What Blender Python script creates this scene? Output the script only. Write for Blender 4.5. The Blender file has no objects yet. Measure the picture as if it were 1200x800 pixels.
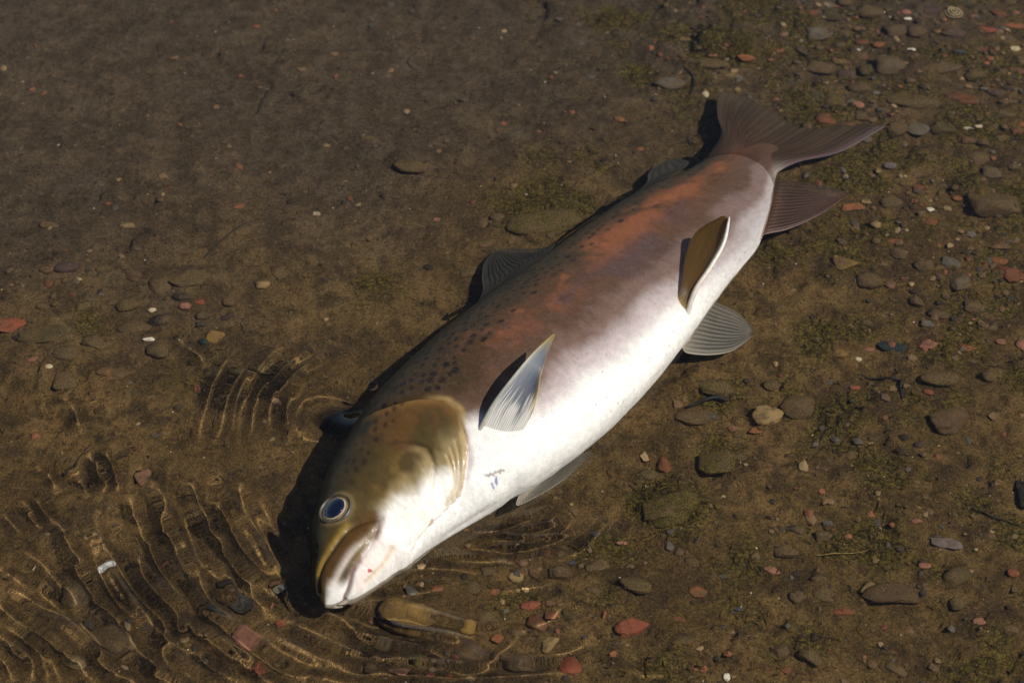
import bpy, bmesh, math, random
import numpy as np
from mathutils import Vector, Matrix

rnd = random.Random(7)
sc = bpy.context.scene
col = sc.collection

# ------------------------------------------------------------------ camera, sky, sun
PITCH = math.radians(45.0)
DIST = 1.5
HALF = 0.4
U = 100.0             # all measures below are metres; one Blender unit is a centimetre
sc.unit_settings.system = 'METRIC'
sc.unit_settings.scale_length = 1.0 / U
CAM = np.array([0.0, -DIST * math.cos(PITCH), DIST * math.sin(PITCH)])
cam_data = bpy.data.cameras.new("camera")
cam = bpy.data.objects.new("camera", cam_data)
col.objects.link(cam)
cam.location = CAM * U
cam.rotation_euler = (math.pi / 2 - PITCH, 0, 0)
cam_data.sensor_width = 36.0
cam_data.lens = 18.0 / (HALF / DIST)
cam_data.clip_start = 0.2
cam_data.clip_end = 2000.0
cam_data.dof.use_dof = True
cam_data.dof.focus_distance = 1.38 * U
cam_data.dof.aperture_fstop = 9.0 / U
sc.camera = cam

SUN_EL, SUN_AZ = math.radians(51.0), math.radians(-20.0)      # azimuth counted from +x
SUN = np.array([math.cos(SUN_EL) * math.cos(SUN_AZ), math.cos(SUN_EL) * math.sin(SUN_AZ), math.sin(SUN_EL)])
world = bpy.data.worlds.new("World")
sc.world = world
world.use_nodes = True
wn = world.node_tree
sky = wn.nodes.new("ShaderNodeTexSky")
sky.sky_type = 'NISHITA'
sky.sun_disc = False
sky.sun_elevation = SUN_EL
sky.sun_rotation = math.pi / 2 - SUN_AZ
wn.links.new(sky.outputs[0], wn.nodes["Background"].inputs[0])
wn.nodes["Background"].inputs[1].default_value = 0.08
sun_data = bpy.data.lights.new("sun", 'SUN')
sun_data.energy = 4.8
sun_data.angle = math.radians(0.5)
sun_data.color = (1.0, 0.95, 0.87)
sun_data.cycles.is_caustics_light = True      # sunlight is really focused by the ripples
sun = bpy.data.objects.new("sun", sun_data)
col.objects.link(sun)
sun.rotation_euler = Vector(SUN).to_track_quat('Z', 'Y').to_euler()
sc.view_settings.view_transform = 'Standard'
sc.view_settings.look = 'None'
sc.view_settings.exposure = 0.24
sc.view_settings.gamma = 1.0

# ------------------------------------------------------------------ helpers
WATER = 0.034          # depth of the shallow water over the bed, in metres
KPX = 600.0 / (HALF / DIST)
FW = np.array([0, math.cos(PITCH), -math.sin(PITCH)])
UP = np.array([0, math.sin(PITCH), math.cos(PITCH)])


def at(px, py, z=0.0, refract=True):
    """Point of the place seen at a spot of the photograph, at height z under (or above) the water."""
    d = FW + np.array([1.0, 0, 0]) * ((px - 600) / KPX) - UP * ((py - 400) / KPX)
    d /= np.linalg.norm(d)
    if z >= WATER or not refract:
        return CAM + d * ((z - CAM[2]) / d[2])
    p = CAM + d * ((WATER - CAM[2]) / d[2])
    r, c = 1 / 1.333, -d[2]
    t = r * d + np.array([0, 0, 1.0]) * (r * c - math.sqrt(1 - r * r * (1 - c * c)))
    return p + t * ((z - WATER) / t[2])


def depth_scale(p):
    return float((np.asarray(p) - CAM) @ FW) / KPX       # metres per pixel there


def hash2(ix, iy, seed):
    h = (ix * 374761393 + iy * 668265263 + seed * 1442695041) & 0xFFFFFFFF
    h = ((h ^ (h >> 13)) * 1274126177) & 0xFFFFFFFF
    return ((h ^ (h >> 16)) & 0xFFFF) / 65535.0


def vnoise(x, y, seed=0):
    x = np.asarray(x, float); y = np.asarray(y, float)
    ix = np.floor(x).astype(np.int64); iy = np.floor(y).astype(np.int64)
    fx = x - ix; fy = y - iy
    fx = fx * fx * fx * (fx * (fx * 6 - 15) + 10); fy = fy * fy * fy * (fy * (fy * 6 - 15) + 10)
    a, b = hash2(ix, iy, seed), hash2(ix + 1, iy, seed)
    c, d = hash2(ix, iy + 1, seed), hash2(ix + 1, iy + 1, seed)
    return (a + (b - a) * fx + (c - a) * fy + (a - b - c + d) * fx * fy) * 2 - 1


def fbm(x, y, f, o=4, seed=0, gain=0.5):
    s = 0.0; a = 1.0
    c, n = math.cos(0.6), math.sin(0.6)
    for k in range(o):
        s = s + a * vnoise(x * f, y * f, seed + k * 17)
        x, y = c * x - n * y, n * x + c * y
        f *= 2.03; a *= gain
    return s


def sstep(a, b, x):
    t = np.clip((x - a) / (b - a), 0, 1)
    return t * t * (3 - 2 * t)


def make_mesh(name, verts, faces, mat=None, smooth=True, attrs=None, uv=None):
    me = bpy.data.meshes.new(name)
    verts = np.asarray(verts, np.float32) * U
    faces = np.asarray(faces, np.int32)
    nf, k = faces.shape
    me.vertices.add(len(verts)); me.vertices.foreach_set("co", verts.ravel())
    me.loops.add(nf * k); me.loops.foreach_set("vertex_index", faces.ravel())
    me.polygons.add(nf)
    me.polygons.foreach_set("loop_start", np.arange(0, nf * k, k, dtype=np.int32))
    me.update(calc_edges=True)
    me.polygons.foreach_set("use_smooth", np.full(nf, smooth))
    for an, av in (attrs or {}).items():
        av = np.asarray(av, np.float32)
        if av.ndim == 1:
            a = me.attributes.new(an, 'FLOAT', 'POINT'); a.data.foreach_set("value", av)
        else:
            a = me.attributes.new(an, 'FLOAT_COLOR', 'POINT')
            a.data.foreach_set("color", np.c_[av, np.ones(len(av))].astype(np.float32).ravel())
    if uv is not None:
        a = me.attributes.new("metric", 'FLOAT_VECTOR', 'POINT')
        a.data.foreach_set("vector", np.c_[uv, np.zeros(len(uv))].astype(np.float32).ravel())
    if mat:
        me.materials.append(mat)
    me.validate()
    return me


def outward(me):
    """Turn all faces of a closed piece outward."""
    bm = bmesh.new(); bm.from_mesh(me)
    bmesh.ops.recalc_face_normals(bm, faces=bm.faces)
    bm.to_mesh(me); bm.free()
    return me


def link(name, me, parent=None, receiver=True):
    o = bpy.data.objects.new(name, me)
    col.objects.link(o)
    if parent:
        o.parent = parent
    o.cycles.is_caustics_receiver = receiver
    return o


def tag(o, label=None, cat=None, group=None, kind=None):
    for k, v in (("label", label), ("category", cat), ("group", group), ("kind", kind)):
        if v:
            o[k] = v
    return o


def empty(name, loc):
    o = bpy.data.objects.new(name, None)
    o.empty_display_size = 0.02
    col.objects.link(o)
    o.location = Vector(loc) * U
    return o


def grid_faces(n, m, wrap=False):
    i = np.arange(n * m).reshape(n, m)
    if wrap:
        j = np.concatenate([i, i[:, :1]], 1)
    else:
        j = i
    return np.stack([j[:-1, :-1], j[1:, :-1], j[1:, 1:], j[:-1, 1:]], -1).reshape(-1, 4)


class Nodes:
    """Small wrapper for building material node trees."""
    def __init__(self, name):
        self.m = bpy.data.materials.new(name); self.m.use_nodes = True
        self.t = self.m.node_tree; self.t.nodes.clear()
        self.out = self.t.nodes.new("ShaderNodeOutputMaterial")

    def n(self, kind, **kw):
        x = self.t.nodes.new(kind)
        for k, v in kw.items():
            setattr(x, k, v)
        return x

    def put(self, sock, v):
        if hasattr(v, "is_output") or isinstance(v, bpy.types.NodeSocket):
            self.t.links.new(v, sock)
        else:
            sock.default_value = v

    def math(self, op, a, b=0.0, clamp=False):
        x = self.n("ShaderNodeMath", operation=op, use_clamp=clamp)
        self.put(x.inputs[0], a); self.put(x.inputs[1], b)
        return x.outputs[0]

    def mix(self, f, a, b, mode='MIX'):
        x = self.n("ShaderNodeMix", data_type='RGBA', blend_type=mode)
        self.put(x.inputs[0], f)
        self.put(x.inputs[6], (*a, 1) if isinstance(a, tuple) else a)
        self.put(x.inputs[7], (*b, 1) if isinstance(b, tuple) else b)
        return x.outputs[2]

    def metres(self, vec):
        x = self.n("ShaderNodeVectorMath", operation='SCALE')
        self.put(x.inputs[0], vec); x.inputs["Scale"].default_value = 1.0 / U
        return x.outputs[0]

    def noise(self, vec, scale, detail=4.0, rough=0.55):
        x = self.n("ShaderNodeTexNoise")
        self.put(x.inputs["Vector"], vec)
        x.inputs["Scale"].default_value = scale
        x.inputs["Detail"].default_value = detail
        x.inputs["Roughness"].default_value = rough
        return x.outputs[0]

    def ramp(self, f, lo, hi):
        x = self.n("ShaderNodeMapRange", interpolation_type='SMOOTHSTEP')
        self.put(x.inputs[0], f)
        x.inputs[1].default_value = lo; x.inputs[2].default_value = hi
        return x.outputs[0]

    def attr(self, name):
        return self.n("ShaderNodeAttribute", attribute_name=name)

    def bump(self, h, strength, dist, normal=None):
        x = self.n("ShaderNodeBump")
        x.inputs["Strength"].default_value = strength
        x.inputs["Distance"].default_value = dist * U
        self.put(x.inputs["Height"], h)
        if normal is not None:
            self.put(x.inputs["Normal"], normal)
        return x.outputs[0]

    def done(self, shader):
        self.t.links.new(shader, self.out.inputs[0])
        return self.m

# ------------------------------------------------------------------ the fish: measured form
SP=np.array([[-0.1245, -0.2814, 0.0305], [-0.1194, -0.2561, 0.031], [-0.1105, -0.2331, 0.0325], [-0.0976, -0.2126, 0.0345], [-0.084, -0.1931, 0.0375], [-0.0693, -0.1738, 0.0401], [-0.0537, -0.1552, 0.043], [-0.0374, -0.1346, 0.0433], [-0.0208, -0.1135, 0.0436], [-0.0038, -0.092, 0.0439], [0.014, -0.0688, 0.0423], [0.0325, -0.0454, 0.0407], [0.051, -0.0208, 0.0392], [0.0698, 0.0065, 0.036], [0.0891, 0.0348, 0.0328], [0.1085, 0.0609, 0.0325], [0.1282, 0.086, 0.0335], [0.1485, 0.1125, 0.034], [0.1694, 0.1409, 0.0335], [0.1898, 0.178, 0.0288], [0.215, 0.2316, 0.01]])
TT=np.array([0.0064, 0.0169, 0.0315, 0.0443, 0.0526, 0.0595, 0.0654, 0.0692, 0.07, 0.0701, 0.0707, 0.0702, 0.0679, 0.0652, 0.0626, 0.0594, 0.0554, 0.0475, 0.0356, 0.0262, 0.016])
BB=np.array([0.0062, 0.0292, 0.0392, 0.0449, 0.0513, 0.058, 0.0643, 0.0709, 0.0763, 0.079, 0.08, 0.0791, 0.0772, 0.0748, 0.0717, 0.0682, 0.0648, 0.0614, 0.047, 0.0325, 0.018])
HB=np.array([0.009, 0.022, 0.028, 0.0315, 0.035, 0.038, 0.041, 0.0413, 0.0417, 0.042, 0.0403, 0.0387, 0.037, 0.0337, 0.0303, 0.027, 0.0224, 0.0178, 0.0135, 0.0075, 0.0009])
ST=np.linspace(0,1,len(TT))
def hermite(x,xp,fp):
    fp=np.asarray(fp,float); m=np.gradient(fp,xp,axis=0); x=np.asarray(x,float)
    i=np.clip(np.searchsorted(xp,x)-1,0,len(xp)-2); h=xp[i+1]-xp[i]; u=(x-xp[i])/h
    if fp.ndim>1: u=u[...,None]; h=h[...,None]
    return (2*u**3-3*u**2+1)*fp[i]+(u**3-2*u**2+u)*h*m[i]+(-2*u**3+3*u**2)*fp[i+1]+(u**3-u**2)*h*m[i+1]
def frame(s):
    p=hermite(s,ST,SP); e=1e-3
    t=hermite(np.asarray(s)+e,ST,SP)-hermite(np.asarray(s)-e,ST,SP); t/=np.linalg.norm(t,axis=-1,keepdims=True)
    n=np.cross([0,0,1.],t); n/=np.linalg.norm(n,axis=-1,keepdims=True)
    return p,t,n,np.cross(t,n)
S0=0.055
def profile(s,tab):
    """Half height or thickness along the body, rounded off to a blunt snout."""
    a=hermite(np.maximum(s,S0),ST,tab); e=np.clip(1-s/S0,0,1)
    lin=0.72+0.28*np.clip(s/S0,0,1)
    return a*np.power(np.clip(1-e**2.1,0,1),0.55)*lin
def pos(s,th):
    s=np.asarray(s,float); p,t,n,l=frame(s); c=np.cos(th)
    y=np.where(c>0,profile(s,TT)*c,profile(s,BB)*c); z=profile(s,HB)*np.sin(th)
    return p+y[...,None]*n+z[...,None]*l

PECT_LEAD= [(-0.0254, -0.1695, 0.0797), (-0.013, -0.1548, 0.0932), (0.0, -0.143, 0.1063), (0.0148, -0.1251, 0.1134), (0.0294, -0.1026, 0.1102)]
PECT_TRAIL= [(-0.0002, -0.1665, 0.073), (0.013, -0.1535, 0.0806), (0.0178, -0.1412, 0.0891), (0.0202, -0.1311, 0.1001), (0.0294, -0.1026, 0.1102)]
PELV_LEAD= [(0.133, -0.0177, 0.0489), (0.1387, -0.0067, 0.0614), (0.1501, 0.0081, 0.0706), (0.1612, 0.0262, 0.0795), (0.1667, 0.0468, 0.0882)]
PELV_TRAIL= [(0.1237, -0.0158, 0.0558), (0.1294, 0.0058, 0.0586), (0.134, 0.0312, 0.0617), (0.1427, 0.0501, 0.0695), (0.1626, 0.0509, 0.0863)]
PELV2_LEAD= [(0.1282, -0.0382, 0.0293), (0.1329, -0.0405, 0.024), (0.1501, -0.0386, 0.018), (0.1678, -0.031, 0.013), (0.1859, -0.0126, 0.01)]
PELV2_TRAIL= [(0.1429, -0.0146, 0.0308), (0.1501, 0.0185, 0.022), (0.1627, 0.0162, 0.018), (0.1762, 0.0083, 0.014), (0.1864, -0.0061, 0.01)]
PECT2_LEAD= [(0.0047, -0.1813, 0.0258), (0.0036, -0.191, 0.026), (0.0192, -0.1805, 0.024), (0.0376, -0.1643, 0.022), (0.0578, -0.1389, 0.02)]
PECT2_TRAIL= [(0.0234, -0.1686, 0.0292), (0.0242, -0.1658, 0.026), (0.0365, -0.1556, 0.025), (0.0491, -0.1415, 0.023), (0.0579, -0.1356, 0.02)]
ANAL_LEAD= [(0.198, 0.0788, 0.0364), (0.2035, 0.0942, 0.023), (0.2246, 0.1034, 0.02), (0.2511, 0.1221, 0.017), (0.279, 0.149, 0.015)]
ANAL_TRAIL= [(0.2145, 0.1441, 0.034), (0.2233, 0.1615, 0.022), (0.2411, 0.1607, 0.02), (0.2622, 0.1574, 0.017), (0.2793, 0.1511, 0.015)]
DORS_LEAD= [(-0.0338, -0.0154, 0.043), (-0.0233, 0.0239, 0.024), (-0.0236, 0.0479, 0.017), (-0.0218, 0.0674, 0.013), (-0.0137, 0.0835, 0.01)]
DORS_TRAIL= [(0.0116, 0.0379, 0.0367), (0.0342, 0.0813, 0.024), (0.024, 0.0812, 0.018), (0.0082, 0.0835, 0.013), (-0.0082, 0.0856, 0.01)]
ADIP_LEAD= [(0.0945, 0.1286, 0.0338), (0.111, 0.1558, 0.024), (0.114, 0.1706, 0.02), (0.1204, 0.1827, 0.017), (0.128, 0.1897, 0.015)]
ADIP_TRAIL= [(0.1199, 0.1477, 0.0341), (0.1472, 0.1811, 0.024), (0.1436, 0.1895, 0.02), (0.1382, 0.1927, 0.017), (0.1311, 0.193, 0.015)]
TAIL_UP= [tuple(pos(np.array(.945),math.radians(3))), (0.1779, 0.2192, 0.026), (0.1768, 0.2424, 0.026), (0.1778, 0.2644, 0.025), (0.1812, 0.28, 0.025)]
TAIL_END= [(0.1812, 0.28, 0.025), (0.2092, 0.2799, 0.017), (0.2331, 0.2558, 0.014), (0.2534, 0.2377, 0.013), (0.2907, 0.2424, 0.013), (0.3251, 0.2416, 0.014)]
TAIL_LOW= [tuple(pos(np.array(.945),math.radians(177))), (0.2232, 0.1705, 0.028), (0.242, 0.1855, 0.024), (0.2784, 0.2035, 0.016), (0.3251, 0.2416, 0.014)]
# ------------------------------------------------------------------ river bed
def axis(lo, hi, step, out, grow=1.35):
    """Even spacing where the place is looked at, widening steps far out."""
    a = list(np.arange(lo, hi + step / 2, step))
    d = step
    while a[-1] < out:
        d *= grow; a.append(a[-1] + d)
    d = step
    while a[0] > -out:
        d *= grow; a.insert(0, a[0] - d)
    return np.array(a)


# low mounds of silt: photograph spot, radius in pixels (across, along), height in metres
MOUNDS = [(482, 190, 30, 16, .006), (640, 258, 60, 30, .007), (850, 50, 48, 24, .014), (1070, 112, 48, 15, .006),
          (1060, 90, 50, 18, .004), (1165, 232, 46, 26, .010), (150, 410, 60, 26, .004), (1100, 445, 34, 16, .005),
          (880, 540, 60, 20, .003), (1000, 560, 90, 30, .004), (600, 130, 90, 18, .004), (420, 70, 120, 20, .004),
          (980, 150, 90, 25, .004), (1120, 330, 80, 20, .004), (260, 340, 70, 30, .004), (835, 452, 34, 20, .007),
          (815, 487, 40, 18, .005), (330, 280, 110, 22, .003), (940, 700, 90, 26, .003), (1050, 690, 70, 25, .005),
          (790, 600, 60, 36, .004), (700, 690, 50, 24, .004), (500, 700, 60, 26, .004), (180, 160, 120, 22, .004),
          (720, 90, 100, 18, .004), (745, 680, 30, 16, .006), (980, 510, 80, 36, .004), (560, 300, 40, 20, .004)]
# where algae grow: spot, radius in pixels, strength
ALGAE = [(785, 585, 44, 1.0), (845, 535, 30, .7), (990, 505, 70, .75), (930, 480, 50, .35), (720, 660, 60, .6), (1060, 560, 90, .35),
         (1010, 650, 60, .45), (1170, 300, 50, .7), (1190, 450, 45, .6), (850, 45, 55, .8), (730, 25, 60, .6), (740, 92, 40, .6),
         (830, 75, 35, .8), (640, 255, 75, .6), (700, 180, 50, .45), (1100, 140, 45, .4), (1180, 640, 60, .4), (870, 640, 60, .4),
         (1090, 400, 70, .4), (1130, 560, 70, .3), (700, 560, 50, .35), (600, 690, 60, .35), (470, 520, 30, .2), (440, 350, 60, .3),
         (1080, 260, 70, .35), (960, 400, 60, .35), (840, 450, 40, .6), (760, 790, 90, .3), (900, 740, 90, .35), (1100, 760, 120, .35),
         (220, 420, 60, .35), (90, 380, 60, .35), (620, 20, 40, .5), (640, 180, 40, .3)]
_mp = [(at(x, y), x, y, rx, ry, h) for x, y, rx, ry, h in MOUNDS]
_ap = [(at(x, y), r, k) for x, y, r, k in ALGAE]


HOLLOW = at(392, 489)[:2]


def bed_z(x, y):
    x = np.asarray(x, float); y = np.asarray(y, float)
    right = sstep(-0.15, 0.3, x + .35 * y)
    z = 0.0042 * fbm(x, y, 6, 3, 3) + (0.0026 + 0.0024 * right) * fbm(x * .8, y, 24, 4, 11)
    z = z + (0.0012 + 0.0016 * right) * fbm(x, y, 80, 4, 23, .6)
    z = z + 0.0042 * sstep(.15, .7, fbm(x * .75, y * 1.1, 30, 3, 33)) * (.3 + .7 * right)
    # narrow clefts between clods of silt
    z = z - 0.0050 * sstep(0.10, 0.0, np.abs(fbm(x, y, 17, 3, 41))) * sstep(-0.1, 0.5, fbm(x, y, 9, 2, 57))
    for p, px, py, rx, ry, h in _mp:
        k = depth_scale(p)
        d = np.sqrt(((x - p[0]) / (rx * k)) ** 2 + ((y - p[1]) / (ry * k * 1.41)) ** 2) + 0.25 * vnoise(x * 40, y * 40, 5)
        z = z + h * sstep(1.15, 0.45, d)
    # hollow shaped beside the nape to hold deep shade, with a soft raised lip
    d = np.sqrt(((x - HOLLOW[0]) / .0185) ** 2 + ((y - HOLLOW[1]) / .0150) ** 2) + .12 * vnoise(x * 90, y * 90, 71)
    z = z - 0.020 * sstep(1.0, .45, d) + 0.0018 * np.exp(-((d - 1.2) / .22) ** 2)
    return np.clip(z, -0.030, WATER - 0.010)


def algae_at(x, y):
    a = np.zeros_like(np.asarray(x, float))
    n = fbm(x, y, 34, 4, 77)
    for p, r, k in _ap:
        rr = r * depth_scale(p)
        d2 = ((x - p[0]) / rr) ** 2 + ((y - p[1]) / (rr * 1.15)) ** 2
        a = np.maximum(a, k * np.exp(-d2 * 1.2))
    a = np.maximum(a, 0.32 * sstep(-0.02, 0.35, x + .3 * y))
    return np.clip(a * (1.0 + 1.1 * n), 0, 1)


def bed_material():
    N = Nodes("river_silt")
    g = N.metres(N.n("ShaderNodeNewGeometry").outputs["Position"])
    big = N.noise(g, 7.0, 5.0, 0.6)
    mid = N.noise(g, 38.0, 6.0, 0.65)
    fine = N.noise(g, 420.0, 3.0, 0.7)
    grain = N.noise(g, 1500.0, 1.0, 0.5)
    c = N.mix(N.ramp(big, 0.38, 0.60), (0.125, 0.076, 0.026), (0.34, 0.215, 0.080))
    c = N.mix(N.math('MULTIPLY', N.ramp(mid, 0.56, 0.37), 0.85), c, (0.045, 0.030, 0.016))
    c = N.mix(N.math('MULTIPLY', N.ramp(mid, 0.60, 0.74), 0.5), c, (0.37, 0.250, 0.115))
    c = N.mix(N.math('MULTIPLY', N.attr("painted_sheen").outputs["Fac"], 0.82), c, N.mix(N.ramp(mid, 0.36, 0.66), (0.058, 0.053, 0.050), (0.138, 0.124, 0.112)))  # grey silt tint painted in for the sky sheen on the water
    al = N.attr("algae").outputs["Fac"]
    weed = N.mix(N.ramp(fine, 0.4, 0.62), (0.036, 0.033, 0.005), (0.200, 0.165, 0.018))
    c = N.mix(N.ramp(N.math('ADD', al, N.math('MULTIPLY', N.math('SUBTRACT', mid, 0.5), 0.8)), 0.12, 0.62), c, weed)
    clod = N.noise(g, 120.0, 5.0, 0.62)
    c = N.mix(N.math('MULTIPLY', N.ramp(clod, 0.50, 0.36), 0.60), c, (0.040, 0.028, 0.013))
    c = N.mix(N.math('MULTIPLY', N.ramp(clod, 0.56, 0.70), 0.35), c, (0.40, 0.27, 0.13))
    gr = N.math('ADD', N.math('MULTIPLY', N.ramp(fine, 0.25, 0.75), 0.9), N.math('MULTIPLY', N.ramp(grain, 0.3, 0.72), 0.9))
    c = N.mix(N.math('MULTIPLY', gr, 0.55, True), N.mix(0.70, c, (0, 0, 0)), N.mix(0.28, c, (0.42, 0.28, 0.125)))
    b = N.n("ShaderNodeBsdfPrincipled")
    N.put(b.inputs["Base Color"], c)
    b.inputs["Roughness"].default_value = 0.9
    b.inputs["Specular IOR Level"].default_value = 0.1
    nb = N.bump(mid, 1.0, 0.009)
    nb = N.bump(clod, 1.0, 0.0055, nb)
    nb = N.bump(gr, 0.8, 0.0009, nb)
    N.put(b.inputs["Normal"], nb)
    return N.done(b.outputs[0])


M_BED = bed_material()
ax = axis(-0.62, 0.66, 0.0026, 12.0)
ay = axis(-0.42, 0.70, 0.0030, 12.0)
X, Y = np.meshgrid(ax, ay, indexing='ij')
Zb = bed_z(X, Y)
V = np.stack([X, Y, Zb], -1).reshape(-1, 3)
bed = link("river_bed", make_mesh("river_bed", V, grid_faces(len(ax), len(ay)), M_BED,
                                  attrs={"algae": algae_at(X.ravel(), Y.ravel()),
                                         "painted_sheen": np.clip(sstep(.02, .36, Y.ravel() - .45 * X.ravel() + .06 * fbm(X.ravel(), Y.ravel(), 8, 3, 401)), 0, 1)}))
tag(bed, kind="structure")

# ------------------------------------------------------------------ water with real ripples
_sh = math.asin(math.cos(SUN_EL) / 1.333)
SHIFT = np.array([SUN[0], SUN[1]]) / math.cos(SUN_EL) * math.tan(_sh) * WATER    # ripple -> its light line on the bed


def crest(pts):
    return np.array([at(x, y)[:2] + SHIFT for x, y in pts])


# ripple crests, listed by the light lines they throw on the bed: points, width (m), height (m)
RIPPLES = [
    ([(236, 585), (250, 612), (262, 632), (282, 660), (297, 697), (312, 730)], .0042, 1.0),
    ([(258, 582), (267, 600), (277, 620), (297, 647), (312, 670)], .0040, 1.25),
    ([(188, 600), (200, 617), (215, 637), (230, 667), (240, 697), (260, 730), (300, 770), (330, 800)], .0048, .9),
    ([(110, 632), (132, 652), (147, 680), (180, 715), (194, 732), (192, 758), (205, 790)], .0042, 1.0),
    ([(160, 660), (197, 707), (215, 730), (240, 740), (275, 767), (300, 786), (330, 805)], .0044, 1.0),
    ([(90, 660), (107, 685), (120, 705), (135, 722), (147, 728)], .0036, 1.1),
    ([(112, 660), (125, 680), (140, 700), (160, 722)], .0036, .9),
    ([(-15, 700), (0, 715), (22, 735), (50, 745), (80, 770), (115, 806)], .0044, 1.1),
    ([(-15, 738), (0, 750), (20, 765), (35, 780), (36, 800)], .0034, 1.0),
    ([(-10, 728), (18, 745), (40, 765), (52, 785), (56, 803)], .0032, 1.0),
    ([(20, 742), (45, 762), (62, 780), (70, 803)], .0032, .9),
    ([(-15, 765), (5, 780), (16, 800)], .0034, .9),
    ([(22, 586), (36, 602), (50, 622)], .0032, .8), ([(42, 582), (52, 600), (64, 618)], .0032, .9),
    ([(0, 600), (12, 614), (24, 628)], .0032, .6), ([(60, 600), (76, 625), (92, 650), (112, 672)], .0036, .7),
    ([(104, 528), (118, 545), (125, 562), (126, 578)], .0036, .9), ([(124, 525), (134, 545), (140, 562), (142, 578)], .0034, .95),
    ([(85, 545), (98, 565), (104, 585)], .0040, .5),
    ([(255, 520), (262, 505), (266, 475), (278, 445), (302, 420)], .0036, .62),
    ([(268, 522), (275, 500), (280, 470), (296, 440), (320, 415), (340, 405)], .0034, .7),
    ([(280, 520), (285, 495), (291, 467), (308, 438), (330, 413)], .0034, .7),
    ([(297, 510), (300, 485), (307, 460), (325, 440), (345, 425), (372, 412)], .0036, .7),
    ([(322, 505), (321, 475), (330, 455), (350, 437), (380, 425)], .0040, .6),
    ([(335, 660), (345, 690), (360, 705), (390, 724), (435, 750), (477, 757), (504, 762), (528, 783), (555, 786), (585, 772), (610, 745)], .0042, 1.1),
    ([(399, 718), (435, 733), (452, 730), (495, 740), (531, 750), (560, 748)], .0040, 1.1),
    ([(262, 742), (300, 768), (330, 783), (362, 800)], .0042, 1.0),
    ([(340, 770), (408, 786), (468, 791), (528, 797), (600, 792), (680, 790)], .0044, .9),
    ([(280, 775), (300, 789), (322, 803)], .0038, .8),
    ([(545, 640), (567, 643), (613, 645), (647, 637), (668, 619), (676, 604)], .0030, 1.0),
    ([(575, 634), (600, 632), (627, 625), (650, 611), (658, 598)], .0028, .9),
    ([(552, 622), (580, 622), (605, 615), (628, 604)], .0028, .7),
    ([(530, 655), (565, 656), (600, 657)], .0034, .5),
    ([(470, 668), (500, 666), (530, 668), (560, 672)], .0036, .5),
    ([(600, 745), (640, 730), (670, 705)], .0044, .4),
    ([(690, 780), (740, 792), (800, 796)], .0042, .4),
    ([(225, 560), (232, 585), (240, 610)], .0046, .6), ([(180, 560), (192, 590), (206, 618), (222, 640)], .0050, .55),
    ([(285, 560), (292, 590), (305, 622), (322, 652), (334, 690)], .0050, .5),
    ([(150, 575), (160, 600), (172, 622), (186, 650), (204, 690), (222, 722)], .0046, .75),
    ([(76, 640), (92, 662), (108, 690), (124, 716), (140, 740), (150, 775)], .0044, .7),
    ([(22, 640), (40, 655), (62, 672), (84, 700), (100, 735)], .0044, .6),
    ([(60, 700), (84, 722), (104, 745), (124, 780), (135, 803)], .0042, .8),
    ([(210, 740), (236, 765), (262, 790), (280, 806)], .0042, .8), ([(172, 770), (186, 790), (196, 806)], .0040, .7),
    ([(8, 690), (30, 705), (55, 718), (74, 735)], .0036, .8), ([(-10, 662), (10, 676), (34, 690)], .0036, .6),
    ([(345, 735), (390, 756), (440, 772), (500, 778)], .0040, .7), ([(350, 790), (420, 802)], .0040, .7),
    ([(640, 660), (672, 650), (700, 630), (712, 610)], .0040, .45), ([(560, 690), (610, 690), (660, 680)], .0044, .4),
    ([(430, 705), (470, 700), (520, 690)], .0040, .45), ([(620, 775), (665, 765), (700, 748)], .0042, .4),
    ([(235, 520), (240, 490), (248, 460), (262, 430), (285, 405)], .0036, .5),
    ([(345, 520), (338, 495), (342, 470), (360, 455)], .0040, .5), ([(75, 460), (88, 485), (96, 510)], .0044, .5),
    ([(205, 395), (222, 408), (236, 418), (246, 432)], .0044, .6), ([(40, 545), (60, 560), (72, 580)], .0040, .5),
]


for r_, f0, f1, a_ in [(118, 118, 190, .40), (150, 100, 196, .50), (176, 92, 200, .45), (205, 96, 188, .50), (238, 90, 196, .45), (272, 94, 184, .50), (310, 92, 186, .45), (350, 96, 178, .5), (392, 100, 172, .5)]:
    # faint complete rings spreading from the head tie the crests together
    ff = np.radians(np.linspace(f0, f1, 13))
    rr_ = r_ * (1 + .035 * vnoise(ff * 4, ff * 0 + r_, 7))
    RIPPLES.append((list(zip(430 + rr_ * np.cos(ff), 590 + .78 * rr_ * np.sin(ff))), .0046, a_))


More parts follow.
